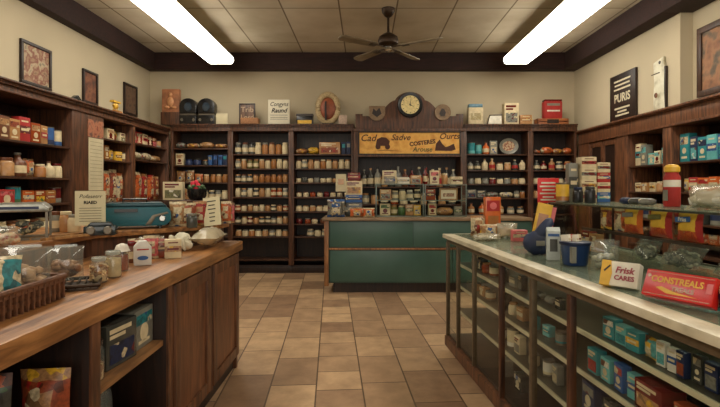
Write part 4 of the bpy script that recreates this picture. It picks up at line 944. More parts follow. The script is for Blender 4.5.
put('carton', 'cream', 'tan', .095, .115, lp(173, 258), 'cream and tan carton on the wooden counter, front of white twists', rz=.4, style=1)
put('jar', 'cream', 'grey', .05, .10, lp(181, 249), 'small cream jar with grey lid behind the cream carton')
def twist():
    o = empty('paper_twist'); m = plain('twist_paper', (206, 200, 176), .7, 0, .1)
    b = MB(); b.blob((0, 0, .05), (.055, .04, .05), 0, 3, .10); b.blob((.045, -.03, .03), (.04, .022, .03), 0, 3, .10); b.obj('crumpled_wrap', m, o, smooth=25)
    MB().prism([(0, .02), (.035, .03), (.06, .0), (.05, .075), (.02, .07)], -.075, -.055).obj('wrap_tail', m, o, bevel=.004)
    MB().tube([(-.03, -.02, .06), (-.04, -.05, .075), (-.02, -.075, .04), (0, -.09, .008)], [.014, .016, .01, .006], 7).obj('wrap_tail', m, o)
    return o
x, y, z = lp(186, 250); place('tw', twist, (x-.015, y-.03, z+.008), -.2, 'white twisted paper wraps lying before the bread bag', 'wrapping', None, 1.15)
def bread_bag():
    o = empty('bread_bag')
    M = Matrix.Translation((0, -.17, .074)) @ Matrix.Rotation(-PI/2, 4, 'X')
    MB().pillow(.19, .36, .125, 10, 14, seed=44, wr=.03).xf(M).obj('bag', glassy('bread_film', (.9, .9, .84), .10, .25, .5, (216, 206, 178)), o, smooth=60)
    b = MB(); r = random.Random(8)
    for k in range(7): b.blob((r.uniform(-.008, .008), -.11+.04*k, .068), (.062, .03, .042), 0, 2, .06)
    b.obj('loaf', plain('pale_loaf', (196, 172, 128), .7, 0, .15), o, smooth=60)
    return o
place('bb', bread_bag, (-1.12, 3.44, LZ+.008), .06, 'cloudy bag with a sliced pale loaf at far end of the wooden counter', 'bag')
put('pouch', 'red', 'cream', .15, .1, (-1.47, 3.14, LZ), 'red and white bag leaning on the ledge below the teal machine', rz=.7, tilt=-.1, style=10)
bag('rolls', (-1.36, 3.06, LZ), .15, .12, .09, [(190, 170, 130), (216, 206, 180)], 'cloudy bag of pale rolls below the candy display, beside red bag', .5, 0, M_film_milky)
# the raised ledge
EZ = 1.17
def lq(px, Y, z=EZ): return ((px-365)/480*Y, Y, z)
# teal machine
def teal():
    o = empty('teal_machine'); m = plain('teal_enamel', (22, 88, 100), .45, 0, .15, 4)
    b = MB(); b.prism([(-.215, .02), (-.235, .10), (-.21, .165), (.19, .165), (.225, .13), (.23, .06), (.19, .02)], -.13, .13); b.obj('body', m, o, bevel=.014)
    MB().prism([(-.22, .165), (-.2, .19), (.16, .195), (.20, .165)], -.135, .12).obj('lid', plain('teal_dark_enamel', (20, 66, 76), .3, .1), o, bevel=.01)
    MB().box(-.15, .0, -.142, -.128, .125, .148).obj('slot', M_black, o)
    MB().prism([(.05, .03), (.10, .10), (.20, .125), (.21, .11), (.12, .085), (.09, .03)], -.138, -.128).obj('curved_guard', M_grey_metal, o, bevel=.004)
    MB().lathe([(.018, -.145), (.022, -.14), (.022, -.13)], 18, 0, .165, .075, 'Y').obj('dial', M_chrome, o)
    for sx in (-.17, .15):
        for sy in (-.09, .09): MB().cyl(sx, sy, 0, .022, .016, 10).obj('foot', M_black, o)
    MB().tube([(-.1, -.02, .19), (-.1, -.02, .215), (.06, -.02, .215), (.06, -.02, .19)], .006).obj('handle', M_black, o)
    return o
place('teal', teal, lq(138, 3.36), .42, 'teal enamel machine with a chrome dial on the left counter ledge', 'machine', None, .93)
# printed sign on stand
o = empty('counter_sign', lq(90.5, 2.96), .38); tag(o, 'cream printed notice on a small stand, left of the teal machine', 'sign')
p = MB().box(-.083, .083, -.006, 0, .05, .262).obj('notice', plain('notice_paper', (206, 196, 160), .8, 0, .04), o)
MB().box(-.03, .03, -.0, .008, 0, .12).obj('stand', M_wood_pale, o); MB().box(-.05, .05, -.03, .05, 0, .01).obj('foot', M_wood_pale, o)
text('Pofasetrr', .033, dkink, p, (0, -.0065, .228), shear=.3); text('RIAED', .026, dkink, p, (0, -.0065, .19), bold=.001)
b = MB(); [b.box(-.06, .06, -.0072, -.006, .075+.016*k, .0775+.016*k) for k in range(6)]; b.obj('small_print', MC['dark_ink'], p, smooth=0)
# dark camera-like piece
o = empty('dark_glass_box', lq(101, 2.86), .3); tag(o, 'small dark glassy box at foot of the cream notice', 'box')
MB().box(-.085, .085, -.045, .045, 0, .055).obj('body', plain('dark_glass', (34, 44, 46), .15), o, bevel=.008)
for sx in (-.045, .045): MB().lathe([(.02, -.055), (.026, -.044)], 14, 0, sx, .03, 'Y').obj('lens', M_grey_metal, o)
MB().prism([(-.07, .055), (-.05, .078), (.05, .078), (.07, .055)], -.03, .03).obj('hood', MC['dark_glass'], o, bevel=.004)
# chrome topped cabinet
def till():
    o = empty('chrome_display_box')
    MB().prism([(-.16, .15), (-.17, .175), (-.12, .195), (.13, .20), (.165, .17), (.165, .15)], -.12, .12).obj('chrome_top', plain('dull_chrome', (150, 150, 140), .3, .7), o, bevel=.008)
    MB().box(-.15, .12, -.122, -.118, .165, .18).obj('dark_strip', C('navy'), o)
    b = MB(); [b.box(x, x+.012, y, y+.012, 0, .15) for x in (-.16, .148) for y in (-.115, .1)]; b.box(-.16, .16, -.115, .112, 0, .012); b.obj('frame', M_grey_metal, o)
    MB().box(-.148, .148, -.112, -.108, .012, .15).obj('front_pane', M_glass, o, smooth=0)
    b = MB(); r = random.Random(4)
    for i in range(10): b.blob((r.uniform(-.12, .12), r.uniform(-.05, .05), r.uniform(.03, .09)), (.035, .03, .022), jit=.1)
    c = b.obj('goods_inside', mottled('inside_goods', [PAL['black'], PAL['grey'], PAL['smoky'], PAL['cream'], PAL['navy']], 24), o); c['kind'] = 'stuff'
    return o
place('till', till, lq(15, 2.62), .5, 'chrome topped glass box of small dark goods on the left ledge', 'display box')
bag('redsweets', lq(6, 2.28), .12, .09, .07, [PAL['red'], PAL['cream'], PAL['orange']], 'clear bag of red sweets at near end of the left ledge', .6)
b = MB(); b.box(-.17, .17, -.012, .012, 0, .015); b.box(-.17, .17, -.1, -.085, 0, .015); o = b.obj('wooden_rails', M_wood_pale); o.location = lq(58, 2.72); o.rotation_euler = (0, 0, 1.25); tag(o, 'pair of pale wooden rails lying on the left ledge', 'rail')
for i, (px, c1, c2, h) in enumerate((( 56, 'grey', 'brown', .13), (66, 'tan', 'cream', .13), (74, 'cream', 'grey', .11))):
    put('jar', c1, c2, .075, h, lq(px, 3.05), f'{c1} jar with {c2} lid on the left ledge, {["first", "second", "third"][i]} right of chrome box', group='jars on the left ledge')
# far end display
o = empty('wooden_crate', lq(188, 3.72)); tag(o, 'wooden crate raising goods at the far end of the left ledge', 'crate')
b = MB(); b.box(-.16, .16, -.1, .1, .17, .185); b.box(-.16, -.145, -.1, .1, 0, .17); b.box(.145, .16, -.1, .1, 0, .17)
for k in range(4): b.box(-.145, .145, -.1, -.088, .005+.043*k, .04+.043*k)
b.obj('slats', M_wood_case, o)
def tall_bag(px, Y, c1, c2, w, h, lab, st, rz=.2, z=EZ): put('pouch', c1, c2, w, h, lq(px, Y, z), lab, rz=rz, style=st)
tall_bag(178, 3.50, 'tan', 'cream', .12, .18, 'tan and cream bag at left end of candy display on the ledge', 11)
tall_bag(188, 3.52, 'rust', 'cream', .11, .17, 'rust and cream bag left of the smoky grey jar, ledge far end', 12)
tall_bag(200, 3.60, 'red', 'tan', .10, .18, 'red and tan bag behind the leaning paper notice', 13)
tall_bag(226, 3.78, 'orange', 'cream', .085, .175, 'orange bag with cream top at right end of the ledge', 14, -.1)
tall_bag(231, 3.84, 'pink', 'tan', .06, .16, 'slim pink and tan bag, rightmost on the left counter ledge', 15, -.1)
put('jar', 'smoky', 'grey', .075, .10, lq(192, 3.38), 'smoky jar with grey lid in front of the candy bags')
o = empty('leaning_notice', lq(213, 3.58), -.12); tag(o, 'tall cream notice with dark letters leaning at far end of ledge', 'sign')
p = MB().box(-.065, .065, -.006, 0, 0, .215).obj('notice', MC['notice_paper'], o); o.rotation_euler = (-.18, -.14, -.1); MB().prism([(0, 0), (.06, 0), (0, .12)], -.01, .01, plane='YZ').obj('prop', M_wood_pale, o)
b = MB()
for k, w in enumerate((.04, .045, .045, .06, .05, .07)): b.box(-w/2, w/2, -.0072, -.006, .03+.03*k, .038+.03*k)
b.obj('printed_lines', MC['dark_ink'], p, smooth=0)
# on the crate: flower basket + pictured packet
put('carton', 'cream', 'olive', .15, .14, lq(174, 3.74, EZ+.186), 'pictured cream box on the crate, left of flower pot', rz=.1, style=2, d=.06)
def flowerpot():
    o = empty('flower_pot')
    MB().lathe([(.05, 0), (.07, .03), (.075, .085), (.068, .085), (.06, .04)], 18).obj('dark_bowl', M_black, o, smooth=50)
    b = MB(); r = random.Random(2)
    for i in range(20):
        a = r.uniform(0, 6.28); b.blob((.05*math.cos(a), .05*math.sin(a), .09+r.uniform(0, .02)), (.018, .018, .01))
    b.obj('leaves', C('green', .6), o, smooth=60)
    f = MB()
    for k in range(5):
        a = 2*PI*k/5; f.blob((.022*math.cos(a), -.04, .115+.022*math.sin(a)), (.018, .008, .018), sub=2)
    f.obj('pink_flower', plain('flower_red', (214, 40, 66), .5), o)
    return o
place('fp', flowerpot, lq(197, 3.70, EZ+.186), 0, 'black pot with a bright pink flower on the wooden crate', 'flower pot')

# goods inside the left counter
put('carton', 'smoky', 'navy', .22, .19, (-1.19, 2.17, .66), 'dark patterned box, middle of the open cupboard shelf', rz=1.45, d=.2, style=2)
put('carton', 'grey', 'teal', .20, .19, (-1.16, 2.39, .66), 'grey teal box at far end of the open cupboard shelf', rz=PI/2, d=.12, style=0)
place('jc', glass_jar(.05, .17, M_beans, M_black, .4), (-1.12, 1.96, .66), 0, 'dark lidded jar of pale grain on the open cupboard shelf', 'jar')
place('jc', glass_jar(.05, .17, M_beans, M_black, .4), (-1.25, 1.95, .66), 0, 'jar of grain at the back, near the cupboard divider', 'jar')
o = wicker('pale_basket', .34, .24, .15, M_wicker_pale); o.location = (-1.24, 2.18, .127); o.rotation_euler = (0, 0, PI/2); o.scale = (1, 1, 1.5); tag(o, 'pale wicker basket on the cupboard floor below the shelf', 'basket')
bag('biscuits', (-1.24, 2.18, .15), .26, .42, .16, [PAL['tan'], PAL['cream'], PAL['brown']], 'clear bag of biscuits in the pale basket under the counter', PI/2)
for i, (x, y, c1, c2, w, h) in enumerate(((-1.13, 1.70, 'rust', 'tan', .17, .31), (-1.27, 1.60, 'smoky', 'brown', .18, .33), (-1.44, 1.68, 'brown', 'cream', .20, .34))):
    put('pouch', c1, c2, w, h, (x, y, .50), f'large {c1} bag, {["right one", "middle one", "left one"][i]} of three in the dark near cupboard', rz=.1, d=.11, style=20+i, group='large bags in the near cupboard')
# ------------------------------------------------------------ right display counter (turned a little)
RA = math.atan(.094); OX, OY = .73, 4.30
ca, sa = math.cos(RA), math.sin(RA)
def rl(lx, ly, z=0): return (OX+lx*ca-ly*sa, OY+lx*sa+ly*ca, z)
RZ = 1.042; RD = .95; NE = -3.35
def yl(px, off=0):
    Y = (1.134+off)/((px-365)/480+.094); return -(OY-Y)/ca
M_rail = plain('bronzed_rail', (104, 88, 66), .4, .3, .15)
M_inner = plain('inner_shelf_paint', (160, 156, 128), .5, 0, .08, 5)
def display_counter():
    t = empty('display_counter', (OX, OY, 0), RA); tag(t, 'long glass fronted display counter with pale stone edge on the right', 'display counter')
    MB().box(.03, RD-.03, NE, -.02, 0, .10).obj('plinth', M_wood_front, t, bevel=.003)
    MB().box(-.015, RD, NE, .015, .045, .135).obj('base_rail', M_wood_front, t, bevel=.01)
    MB().box(.02, RD-.02, NE, -.02, .135, .15).obj('floor_board', M_wood_dark, t)
    MB().box(RD-.03, RD, NE, 0, .135, .97).obj('back_panel', M_wood_dark, t)
    MB().box(0, RD-.03, NE-.02, NE, .0, .97).obj('end_panel', M_wood_front, t)
    MB().box(0, RD-.03, NE, 0, .965, 1.004).obj('top_rail', M_rail, t, bevel=.003).name = 'top_rail'
    t_ = [o for o in t.children if o.name.startswith('top_rail')][0]
    me = t_.data; bpy.data.objects.remove(t_); bpy.data.meshes.remove(me)
    b = MB(); b.box(0, .035, NE, 0, .965, 1.004); b.box(RD-.05, RD-.03, NE, 0, .97, 1.004); b.box(.035, RD-.05, -.035, 0, .965, 1.004); b.obj('top_rail', M_rail, t, bevel=.003)
    b = MB(); b.box(-.03, .065, NE, .03, 1.004, RZ-.004); b.box(.065, RD, -.05, .03, 1.004, RZ-.004); b.box(RD-.06, RD, NE, -.05, 1.004, RZ-.004); b.obj('stone_edge', M_marble, t, bevel=.006)
    MB().box(.06, RD-.01, NE, -.045, RZ-.004, RZ).obj('glass_top', M_glass_top, t, smooth=0)
    ys = [0-.012, yl(457), yl(473), yl(500), yl(531), yl(569), NE+.03]
    for k, y in enumerate(ys):
        w = .014 if k < 3 else .02
        MB().box(-.006, .026, y-w, y+w*.6, .13, .966).obj('post', M_rail if k in (0, 1, 2, 4) else M_wood_case, t, bevel=.003)
    for a, c in zip(ys, ys[1:]): MB().box(.008, .013, c+.012, a-.014, .135, .966).obj('glass_pane', M_glass, t, smooth=0)
    MB().box(.026, RD-.03, -.012, -.007, .135, .966).obj('end_pane', M_glass, t, smooth=0)
    MB().box(RD-.05, RD-.03, -.03, 0, .135, .966).obj('post', M_rail, t)
    for z in (.79, .60, .38):
        sh = MB().box(.092, RD-.04, NE+.02, -.03, z-.012, z-.001).obj('shelf', plain('dark_glass_shelf', (62, 60, 48), .3, 0, .1), t)
        MB().box(.08, .092, NE+.02, -.03, z-.020, z+.001).obj('shelf_edge', plain('cream_edge', (196, 188, 156), .5, 0, .08, 5), sh, bevel=.001)
display_counter()
# raised glass case on the rear of the counter
CX0, CX1, CYF, CYN = .46, .90, -1.02, -3.3
CT = 1.354; CR = 1.208
def raised():
    t = empty('raised_glass_case', (OX, OY, RZ), RA); tag(t, 'raised glass case with a shelf of snack bags on the display counter', 'display case')
    h = CT-RZ; m = plain('case_rail', (92, 96, 84), .35, .6)
    b = MB()
    for x in (CX0, CX1-.012): b.box(x, x+.012, CYN, CYF, h-.014, h-.004); b.box(x, x+.012, CYN, CYF, 0, .01)
    for y in (CYF-.012, CYF-1.14, CYN): b.box(CX0, CX1, y, y+.012, h-.014, h-.004)
    b.obj('rail', m, t, bevel=.001)
    for y in (CYF-.012, CYN):
        for x in (CX0, CX1-.012): MB().box(x, x+.012, y, y+.012, .01, h-.014).obj('post', m, t)
    MB().box(CX0-.01, CX1+.01, CYN, CYF+.01, h-.004, h).obj('top_pane', M_glass_top, t, smooth=0)
    MB().box(CX0+.003, CX0+.007, CYN, CYF-.012, .01, h-.014).obj('front_pane', M_glass, t, smooth=0)
    MB().box(CX0+.012, CX1-.012, CYF-.008, CYF-.004, .01, h-.014).obj('end_pane', M_glass, t, smooth=0)
    MB().box(CX0+.012, CX1-.012, CYN+.012, -1.4, CR-RZ-.008, CR-RZ).obj('glass_shelf', M_glass, t, smooth=0)
    MB().box(CX0+.010, CX0+.018, CYN+.012, -1.4, CR-RZ-.012, CR-RZ+.004).obj('shelf_edge', plain('dark_rail', (70, 60, 50), .4, .5), t)
raised()
def putr(kind, c1, c2, w, h, l, lab, **k):
    rz = k.pop('rz', 0); return put(kind, c1, c2, w, h, rl(*l), lab, rz=RA-PI/2+rz, **k)
# snack bags on the case shelf (front face towards -X)
def snack(c_side, c_main, word, wcol):
    def f():
        o = MB().pillow(.155, .128, .05, 12, 11, mf=lambda u, v: 2 if (v < .36 and .12 < u < .8) else (1 if .1 < u < .84 else 0), seed=5, wr=.012).obj('snack_bag', [C(c_side, .25), C(c_main, .25), mottled('crisp_print', [PAL['maroon'], PAL['orange'], PAL['red'], PAL['amber']], 50, .3)], smooth=70)
        pl = MB().prism([(-.055, .082), (.03, .088), (.03, .112), (-.055, .106)], -.0295, -.024).obj('name_panel', C(wcol, .4), o)
        if word: text(word, .026, C('white') if wcol != 'white' else C('navy'), pl, (-.012, -.030, .097), bold=.0005)
        return o
    return f
SB = [(-2.205, 'red', 'yellow', 'Frias', 'blue', 'large red and yellow snack bag with blue name panel, nearest in glass case'),
      (-2.02, 'red', 'yellow', '', 'olive', 'red and yellow snack bag, middle of three facing out in the glass case'),
      (-1.815, 'orange', 'yellow', '', 'grey', 'yellow snack bag with grey name panel, farther along in glass case')]
for k, (ly, a, b_, wd, wc, lab) in enumerate(SB):
    place('snack%d' % k, snack(a, b_, wd, wc), rl(CX0+.065, ly, CR+.002), RA-PI/2, lab, 'snack bag', 'snack bags on the case shelf')
putr('pouch', 'red', 'orange', .12, .13, (CX0+.125, -2.09, CR+.002), 'red and orange bag between the nearest and middle snack bags', style=30, group='snack bags on the case shelf', d=.04)
putr('pouch', 'orange', 'red', .12, .13, (CX0+.125, -1.91, CR+.002), 'orange and red bag between middle and farther snack bags', style=31, group='snack bags on the case shelf', d=.04)
putr('pouch', 'orange', 'cream', .12, .125, (CX0+.075, -1.69, CR+.002), 'orange and cream bag at far end of the snack bag shelf', style=32, group='snack bags on the case shelf', d=.04)
putr('pouch', 'rust', 'yellow', .11, .125, (CX0+.075, -1.555, CR+.002), 'rust and yellow bag, farthest of all snack bags', style=33, group='snack bags on the case shelf', d=.04)
for i, (ly, w, lab) in enumerate(((-2.62, .2, 'nearest, under the red snack bag'), (-2.36, .2, 'under the red and yellow snack bags'), (-2.08, .2, 'beneath the middle snack bags'), (-1.8, .18, 'beneath the farther yellow snack bag'))):
    bag('candyb%d' % i, rl(CX0+.10, ly, RZ+.035), w, .13, .1, [(150, 150, 130), (60, 66, 62), (200, 196, 174)], 'cloudy bag inside the glass case bottom, '+lab, RA-PI/2+.25*(-1)**i, -.75, M_film, 26, .026, 'bag', 'cloudy bags in the glass case')
putr('carton', 'maroon', 'cream', .09, .12, (CX0+.15, -1.25, RZ+.012), 'maroon and cream carton inside far end of the glass case', style=1)
putr('carton', 'tan', 'cream', .08, .11, (CX0+.12, -1.38, RZ+.012), 'tan and cream carton inside the glass case, second from far end', style=0)
# on top of the raised case
def dispenser():
    o = empty('red_dispenser')
    MB().lathe([(.036, 0), (.038, .006), (.038, .15), (.03, .165), (.03, .175)], 20).obj('body', C('red', .3), o)
    MB().lathe([(.032, .175), (.036, .18), (.036, .20), (.026, .212), (.008, .216)], 20).obj('yellow_cap', C('yellow', .3), o)
    MB().lathe([(.0388, .10), (.0388, .135)], 20).obj('white_band', C('white', .4), o)
    MB().box(-.012, .018, -.0405, -.036, .03, .085).obj('dark_mark', C('grey', .4), o)
    return o
place('disp', dispenser, rl(.66, -1.92, CT), RA-PI/2, 'red cylinder tin with yellow cap and white band on the glass case', 'tin')
bag('white_a', rl(.60, -2.22, CT+.001), .19, .105, .12, [(190, 184, 160), (214, 210, 196)], 'cloudy white bag right of red tin on the glass case', RA-PI/2+.1, 0, M_film_milky, 20, .03)
bag('whiteb', rl(.62, -2.42, CT+.001), .18, .10, .12, [(170, 164, 140), (210, 206, 190)], 'cloudy white bag, nearest on top of the glass case', RA-PI/2, 0, M_film_milky, 20, .03)
for i, (px, Y, c1, c2) in enumerate(((626, 2.75, 'navy', 'grey'), (637, 2.65, 'smoky', 'cream'), (647, 2.55, 'grey', 'navy'))):
    put('loaf', c1, c2, .085, .04, (lq(px, Y)[0], Y, CT+.001), f'{c1} and {c2} wrapped packet on the glass case, {["farthest", "middle", "nearest"][i]} of three before red tin', rz=RA-PI/2+.5*i, group='wrapped packets on the glass case')
put('tin', 'yellow', 'amber', .085, .13, (lq(564, 3.20)[0]-.01, 3.20, CT), 'yellow tin at far end of the raised glass case', name='yellow_tin')
put('jar', 'black', 'navy', .065, .10, (lq(578, 3.13)[0], 3.13, CT), 'black jar on the glass case, left of the pair', group='dark jars on the glass case')
put('jar', 'black', 'smoky', .065, .105, (lq(590, 3.0)[0], 3.0, CT), 'black jar with smoky lid on the glass case, right of the pair', group='dark jars on the glass case')
X = lq(585, 3.16)[0]+.02
for k in range(4):
    put('carton', 'cream', ('red', 'tan', 'grey', 'rust')[k], .098, .075, (X+.015, 3.22, CT+.0752*k), f'cream and {("red", "tan", "grey", "rust")[k]} box, {("bottom", "second", "third", "top")[k]} of the tall carton stack on glass case', style=1, d=.09, group='stacked cream cartons')
for k, (c, c2) in enumerate((('blue', 'aqua'), ('cream', 'red'), ('red', 'cream'), ('cream', 'grey'))):
    put('carton', c, c2, .085, .066, (X+.125, 3.24, CT+.0662*k), f'{c} and {c2} box, {("bottom", "second", "third", "top")[k]} of shorter carton stack beside the tall one', style=1, d=.08, group='stacked small cartons')
put('carton', 'grey', 'smoky', .06, .26, (X-.075, 3.235, CT), 'tall slim grey carton left of the cream carton stack', style=1, d=.06)
# red sign on a stand, far part of the counter
def cs(px, Y, z=RZ): return ((px-365)/480*Y, Y, z)
o = empty('red_sign', cs(548, 3.42)); tag(o, 'bright red sign with white lettering on a slim stand', 'sign')
p = MB().box(-.076, .076, -.006, 0, .30, .478).obj('panel', plain('sign_red', (206, 36, 34), .4, 0, .05), o, bevel=.002)
MB().cyl(0, .006, .01, .42, .005, 8).obj('pole', M_chrome, o); MB().cyl(0, .006, 0, .01, .045, 16).obj('foot', M_chrome, o)
b = MB()
for z, w in ((.445, .10), (.42, .12), (.395, .09), (.37, .12), (.345, .08), (.325, .11)): b.box(-w/2, w/2, -.0075, -.006, z-.006, z+.005)
b.obj('white_lettering', C('white', .5), p, smooth=0)
# yellow leaning card
o = empty('yellow_card', cs(536, 3.16, RZ+.012)); o.rotation_euler = (-.08, .22, -.1); o.scale = (1.05, 1, 1.15); tag(o, 'yellow leaning card behind the navy bag on the display counter', 'card')
MB().box(-.045, .045, -.02, .0, .05, .26).obj('card', C('yellow', .4), o, bevel=.002); MB().box(.046, .07, -.018, .002, .05, .25).obj('red_white_edge', C('pink', .4), o)
MB().box(-.03, .03, -.0215, -.02, .09, .2).obj('printed_picture', C('amber', .5), o); MB().box(-.03, .03, -.016, .01, 0, .05).obj('holder', M_black, o)
# navy bag
def navy():
    o = empty('navy_bag')
    m = plain('navy_cloth', (26, 38, 66), .6, 0, .25, 12)
    MB().blob((-.01, 0, .072), (.08, .055, .072), 0, 3, .05).blob((.03, -.01, .06), (.055, .05, .06), 0, 3, .05).obj('body', m, o, smooth=80)
    MB().tube([(.0, 0, .10), (.04, -.01, .165), (.07, 0, .20), (.078, .01, .212)], [.045, .036, .03, .018], 10).obj('neck', m, o, smooth=60)
    MB().box(-.03, .02, -.064, -.05, .06, .09).obj('label', C('grey', .5), o, bevel=.003)
    return o
place('navy', navy, cs(538, 2.93), 0, 'slumped navy blue bag on the display counter', 'bag')
def whitebox():
    o = empty('white_carton'); MB().box(-.035, .035, -.03, .03, 0, .165).obj('body', plain('cool_white', (176, 182, 176), .5, 0, .1), o, bevel=.003)
    b = MB(); b.box(-.02, .02, -.032, -.03, .05, .12); b.obj('printed_picture', C('smoky', .5), o); MB().box(-.03, .03, -.032, -.03, .135, .15).obj('printed_title', C('blue', .5), o)
    MB().prism([(-.03, .165), (0, .185), (.03, .165)], -.035, .035, plane='YZ').obj('gable_top', plain('cool_white', 0), o)
    return o
place('wb', whitebox, cs(553, 2.72), -.25, 'slim white carton between navy bag and blue bin', 'carton')
def bluebin():
    o = empty('blue_bin'); m = plain('bin_blue', (24, 52, 96), .35, 0, .12, 8)
    MB().lathe([(.062, 0), (.066, .005), (.08, .125), (.083, .13), (.076, .13), (.06, .01)], 24).obj('tub', m, o, smooth=50)
    MB().lathe([(.083, .115), (.086, .12), (.086, .133), (.082, .135)], 24).obj('rim', plain('bin_rim', (16, 30, 60), .4), o)
    MB().box(-.06, -.035, -.078, -.05, .02, .11).obj('pale_label', C('grey', .5), o)
    return o
place('bin', bluebin, cs(575, 2.55), .1, 'round dark blue bin of packets on the display counter', 'bin', None, .92)
for i, (dx, dy, c1, c2, t_) in enumerate(((-.045, 0, 'white', 'red', .2), (-.02, .015, 'red', 'white', .1), (.01, -.01, 'white', 'blue', -.1), (.035, .01, 'cream', 'red', -.2))):
    x, y, z = cs(575, 2.55); put('carton', c1, c2, .024, .145, (x+dx*.72, y+dy*.72, RZ+.014), f'slim {c1} and {c2} packet, {ORD[i]} from left in the blue bin', d=.045, style=1, tilt=-.15, rz=.5, group='packets in the blue bin')
# far end goods on the counter
def obox():
    o = empty('orange_box'); MB().box(-.065, .065, -.035, .035, 0, .33).obj('body', C('orange', .35), o, bevel=.004)
    MB().box(-.055, .055, -.037, -.035, .21, .30).obj('red_top_print', C('red', .4), o); MB().lathe([(.03, -.039), (.03, -.037)], 16, 0, 0, .255, 'Y').obj('round_mark', C('pink', .4), o); MB().box(-.045, .045, -.037, -.035, .04, .17).obj('printed_picture', C('amber', .4), o)
    return o
place('ob', obox, cs(492, 4.12), .05, 'tall orange box with red top at far end of display counter', 'box')
put('pouch', 'cream', 'tan', .13, .17, cs(478, 4.1), 'cream and tan bag left of the tall orange box', style=40)
put('pouch', 'tan', 'cream', .17, .11, cs(490, 3.93), 'tan and cream bag in front of the tall orange box', style=41)
bag('puffs', cs(507, 3.9), .17, .12, .1, [(206, 190, 150), (190, 150, 110)], 'cloudy bag of pale puffs right of the orange box', 0, 0, M_film_milky)
put('carton', 'pink', 'cream', .11, .085, cs(519, 3.68), 'low pink and cream box right of the bag of puffs', style=1)
bag('papers', cs(487, 3.72), .22, .05, .12, [(206, 200, 180), (220, 214, 196)], 'flat cloudy bag lying before the tan bag, display counter far end', 0, 0, M_film_milky, 12, .02)
bag('clearm', cs(605, 2.42), .17, .14, .1, [(130, 134, 118), (180, 176, 150)], 'cloudy bag right of the blue bin on display counter', .2, 0, M_film, 12, .022)
# yellow and white carton, red box near
def yw():
    o = empty('yellow_white_box')
    bd = MB().box(-.072, .072, -.022, .022, 0, .102).obj('body', C('white', .4), o, bevel=.004)
    MB().prism([(-.073, -.001), (-.035, -.001), (-.028, .05), (-.038, .103), (-.073, .103)], -.0245, .023).obj('yellow_end', C('yellow', .35), o)
    b = MB(); b.prism([(-.062, .06), (-.04, .085), (-.036, .08), (-.058, .054)], -.026, -.0245); b.obj('dark_stripe', M_wood_dark, o, smooth=0)
    red = C('red', .4)
    text('Frisk', .036, plain('dusty_red_ink', (150, 60, 70), .5), bd, (.018, -.0235, .066), shear=.2, bold=.001); text('CARES', .026, MC['dusty_red_ink'], bd, (.02, -.0235, .034), bold=.001)
    return o
def face(ly0): return RA-PI/2
o = place('yw', yw, rl(.085, yl(622, .09), RZ+.002), RA-PI/2+.62, 'yellow and white box with red lettering leaning on the counter', 'box', None, 1, -.35)
def redbox():
    o = empty('red_chocolate_box')
    bd = MB().box(-.115, .115, -.022, .022, 0, .10).obj('body', plain('choc_red', (190, 28, 24), .3, 0, .06), o, bevel=.005)
    b = MB(); e = .004
    for z in (.008, .09): b.box(-.108, .108, -.0232, -.022, z, z+.002)
    b.obj('gold_border', C('amber', .35), o, smooth=0)
    text('CONSTREALS', .032, C('yellow', .35), bd, (-.005, -.0235, .064), bold=.0008, sx=.88)
    text('TREALS', .022, C('amber', .35), bd, (.02, -.0235, .036), bold=.0008)
    MB().prism([(-.07, .035), (-.03, .018), (.07, .018), (.0, .026), (-.05, .04)], -.0235, -.022).obj('gold_flourish', C('yellow', .35), bd)
    MB().lathe([(.007, -.0235), (.007, -.022)], 12, 0, -.1, .075, 'Y').obj('gold_mark', C('amber', .35), bd)
    MB().box(.09, .108, -.0235, -.022, .04, .075).obj('pale_mark', C('pink', .4), bd)
    return o
place('rb', redbox, rl(.10, yl(673, .08), RZ+.012), RA-PI/2+.42, 'long red chocolate box with yellow lettering on the counter', 'box', None, 1, -.45)
place('nb', lambda: (lambda o: o)(k_pouch('navy', 'teal', .09, .09, .05, 3)()), rl(.19, yl(727, .16), RZ+.002), RA-PI/2+.3, 'navy and teal pouch right of the red chocolate box', 'packet')

# goods behind the counter glass; facing -X of the counter; left to right as seen = decreasing local y
def rr(where, shelf, y0, y1, z, specs, lx=.17):
    a = rl(lx, y0); c = rl(lx, y1); row(where, shelf, a[:2], c[:2], z, RA-PI/2, specs, .01)
NB = 'near glass bay'
rr(NB, 'top shelf', yl(606, .14), -3.25, .79, [('carton', 'teal', 'white', .055, .09, 0), ('carton', 'aqua', 'teal', .05, .08, 2), ('carton', 'teal', 'yellow', .055, .08, 1), ('pouch', 'aqua', 'yellow', .06, .085), ('carton', 'white', 'aqua', .03, .09, 2), ('carton', 'white', 'blue', .03, .085, 1), ('carton', 'navy', 'rust', .03, .09, 2), ('carton', 'smoky', 'grey', .03, .095, 0), ('carton', 'navy', 'grey', .04, .09, 2), ('carton', 'grey', 'navy', .035, .1, 1), ('carton', 'smoky', 'navy', .035, .1, 0), ('carton', 'navy', 'cream', .04, .1, 0), ('carton', 'grey', 'smoky', .035, .1, 2), ('carton', 'navy', 'blue', .04, .1, 0), ('carton', 'smoky', 'cream', .035, .1, 1), ('carton', 'grey', 'blue', .04, .1, 2)], .14)
rr(NB, 'second shelf', yl(592, .14), -3.25, .60, [('carton', 'teal', 'red', .06, .11, 2), ('carton', 'aqua', 'white', .055, .10, 0), ('carton', 'blue', 'red', .05, .11, 0), ('carton', 'aqua', 'blue', .045, .1, 1), ('carton', 'maroon', 'tan', .12, .11, 2), ('carton', 'rust', 'cream', .07, .1, 0), ('carton', 'grey', 'blue', .045, .1, 0), ('carton', 'navy', 'smoky', .045, .11, 1), ('carton', 'smoky', 'tan', .05, .1, 0), ('carton', 'blue', 'grey', .045, .1, 2), ('carton', 'navy', 'tan', .05, .1, 0), ('carton', 'grey', 'navy', .05, .1, 1)], .14)
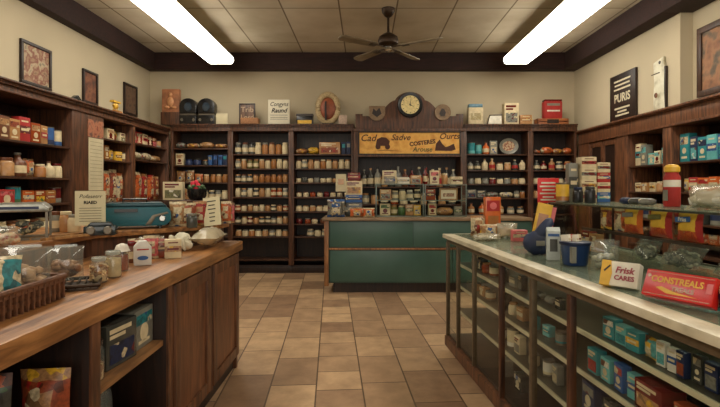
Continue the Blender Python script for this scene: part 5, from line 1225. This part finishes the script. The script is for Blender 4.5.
rr(NB, 'third shelf', yl(585, .17), -3.2, .38, [('carton', 'navy', 'grey', .09, .14, 0), ('carton', 'smoky', 'navy', .09, .13, 1), ('carton', 'maroon', 'rust', .12, .13, 2), ('carton', 'navy', 'tan', .1, .13, 1), ('carton', 'grey', 'smoky', .1, .13, 0), ('carton', 'brown', 'tan', .1, .12, 1)])
bays = [('second glass bay', 531, 569, (('top shelf', .79, [('loaf', 'smoky', 'grey', .09, .05), ('loaf', 'grey', 'smoky', .08, .045), ('carton', 'smoky', 'cream', .04, .06, 1)]), ('second shelf', .60, [('carton', 'teal', 'aqua', .05, .08, 0), ('carton', 'aqua', 'teal', .05, .06, 1), ('tin', 'grey', 'teal', .05, .07)]), ('third shelf', .38, [('jar', 'cream', 'grey', .05, .07), ('tin', 'white', 'cream', .05, .09), ('carton', 'grey', 'cream', .05, .1, 2)]))),
        ('third glass bay', 500, 531, (('top shelf', .79, [('carton', 'smoky', 'grey', .06, .09, 0), ('carton', 'grey', 'cream', .06, .07, 1), ('carton', 'black', 'grey', .05, .1, 2)]), ('second shelf', .60, [('carton', 'black', 'smoky', .07, .11, 0), ('jar', 'cream', 'tan', .05, .08), ('carton', 'tan', 'cream', .06, .08, 1)]), ('third shelf', .38, [('tin', 'white', 'cream', .05, .08), ('tin', 'cream', 'white', .06, .13), ('carton', 'cream', 'grey', .06, .11, 2)]), ('floor', .15, [('carton', 'grey', 'cream', .08, .11, 1), ('carton', 'smoky', 'cream', .08, .1, 0)]))),
        ('fourth glass bay', 473, 500, (('top shelf', .79, [('jar', 'grey', 'cream', .06, .09), ('carton', 'smoky', 'cream', .07, .1, 0), ('jar', 'rust', 'tan', .06, .08), ('tin', 'cream', 'rust', .06, .08)]), ('second shelf', .60, [('jar', 'tan', 'grey', .06, .07), ('carton', 'tan', 'cream', .07, .07, 0), ('tin', 'cream', 'tan', .06, .07)])))]
for nm, a, c, sh in bays:
    for s, z, sp in sh: rr(nm, s, yl(a, .17)-.03, yl(c, .17)+.03, z, sp)
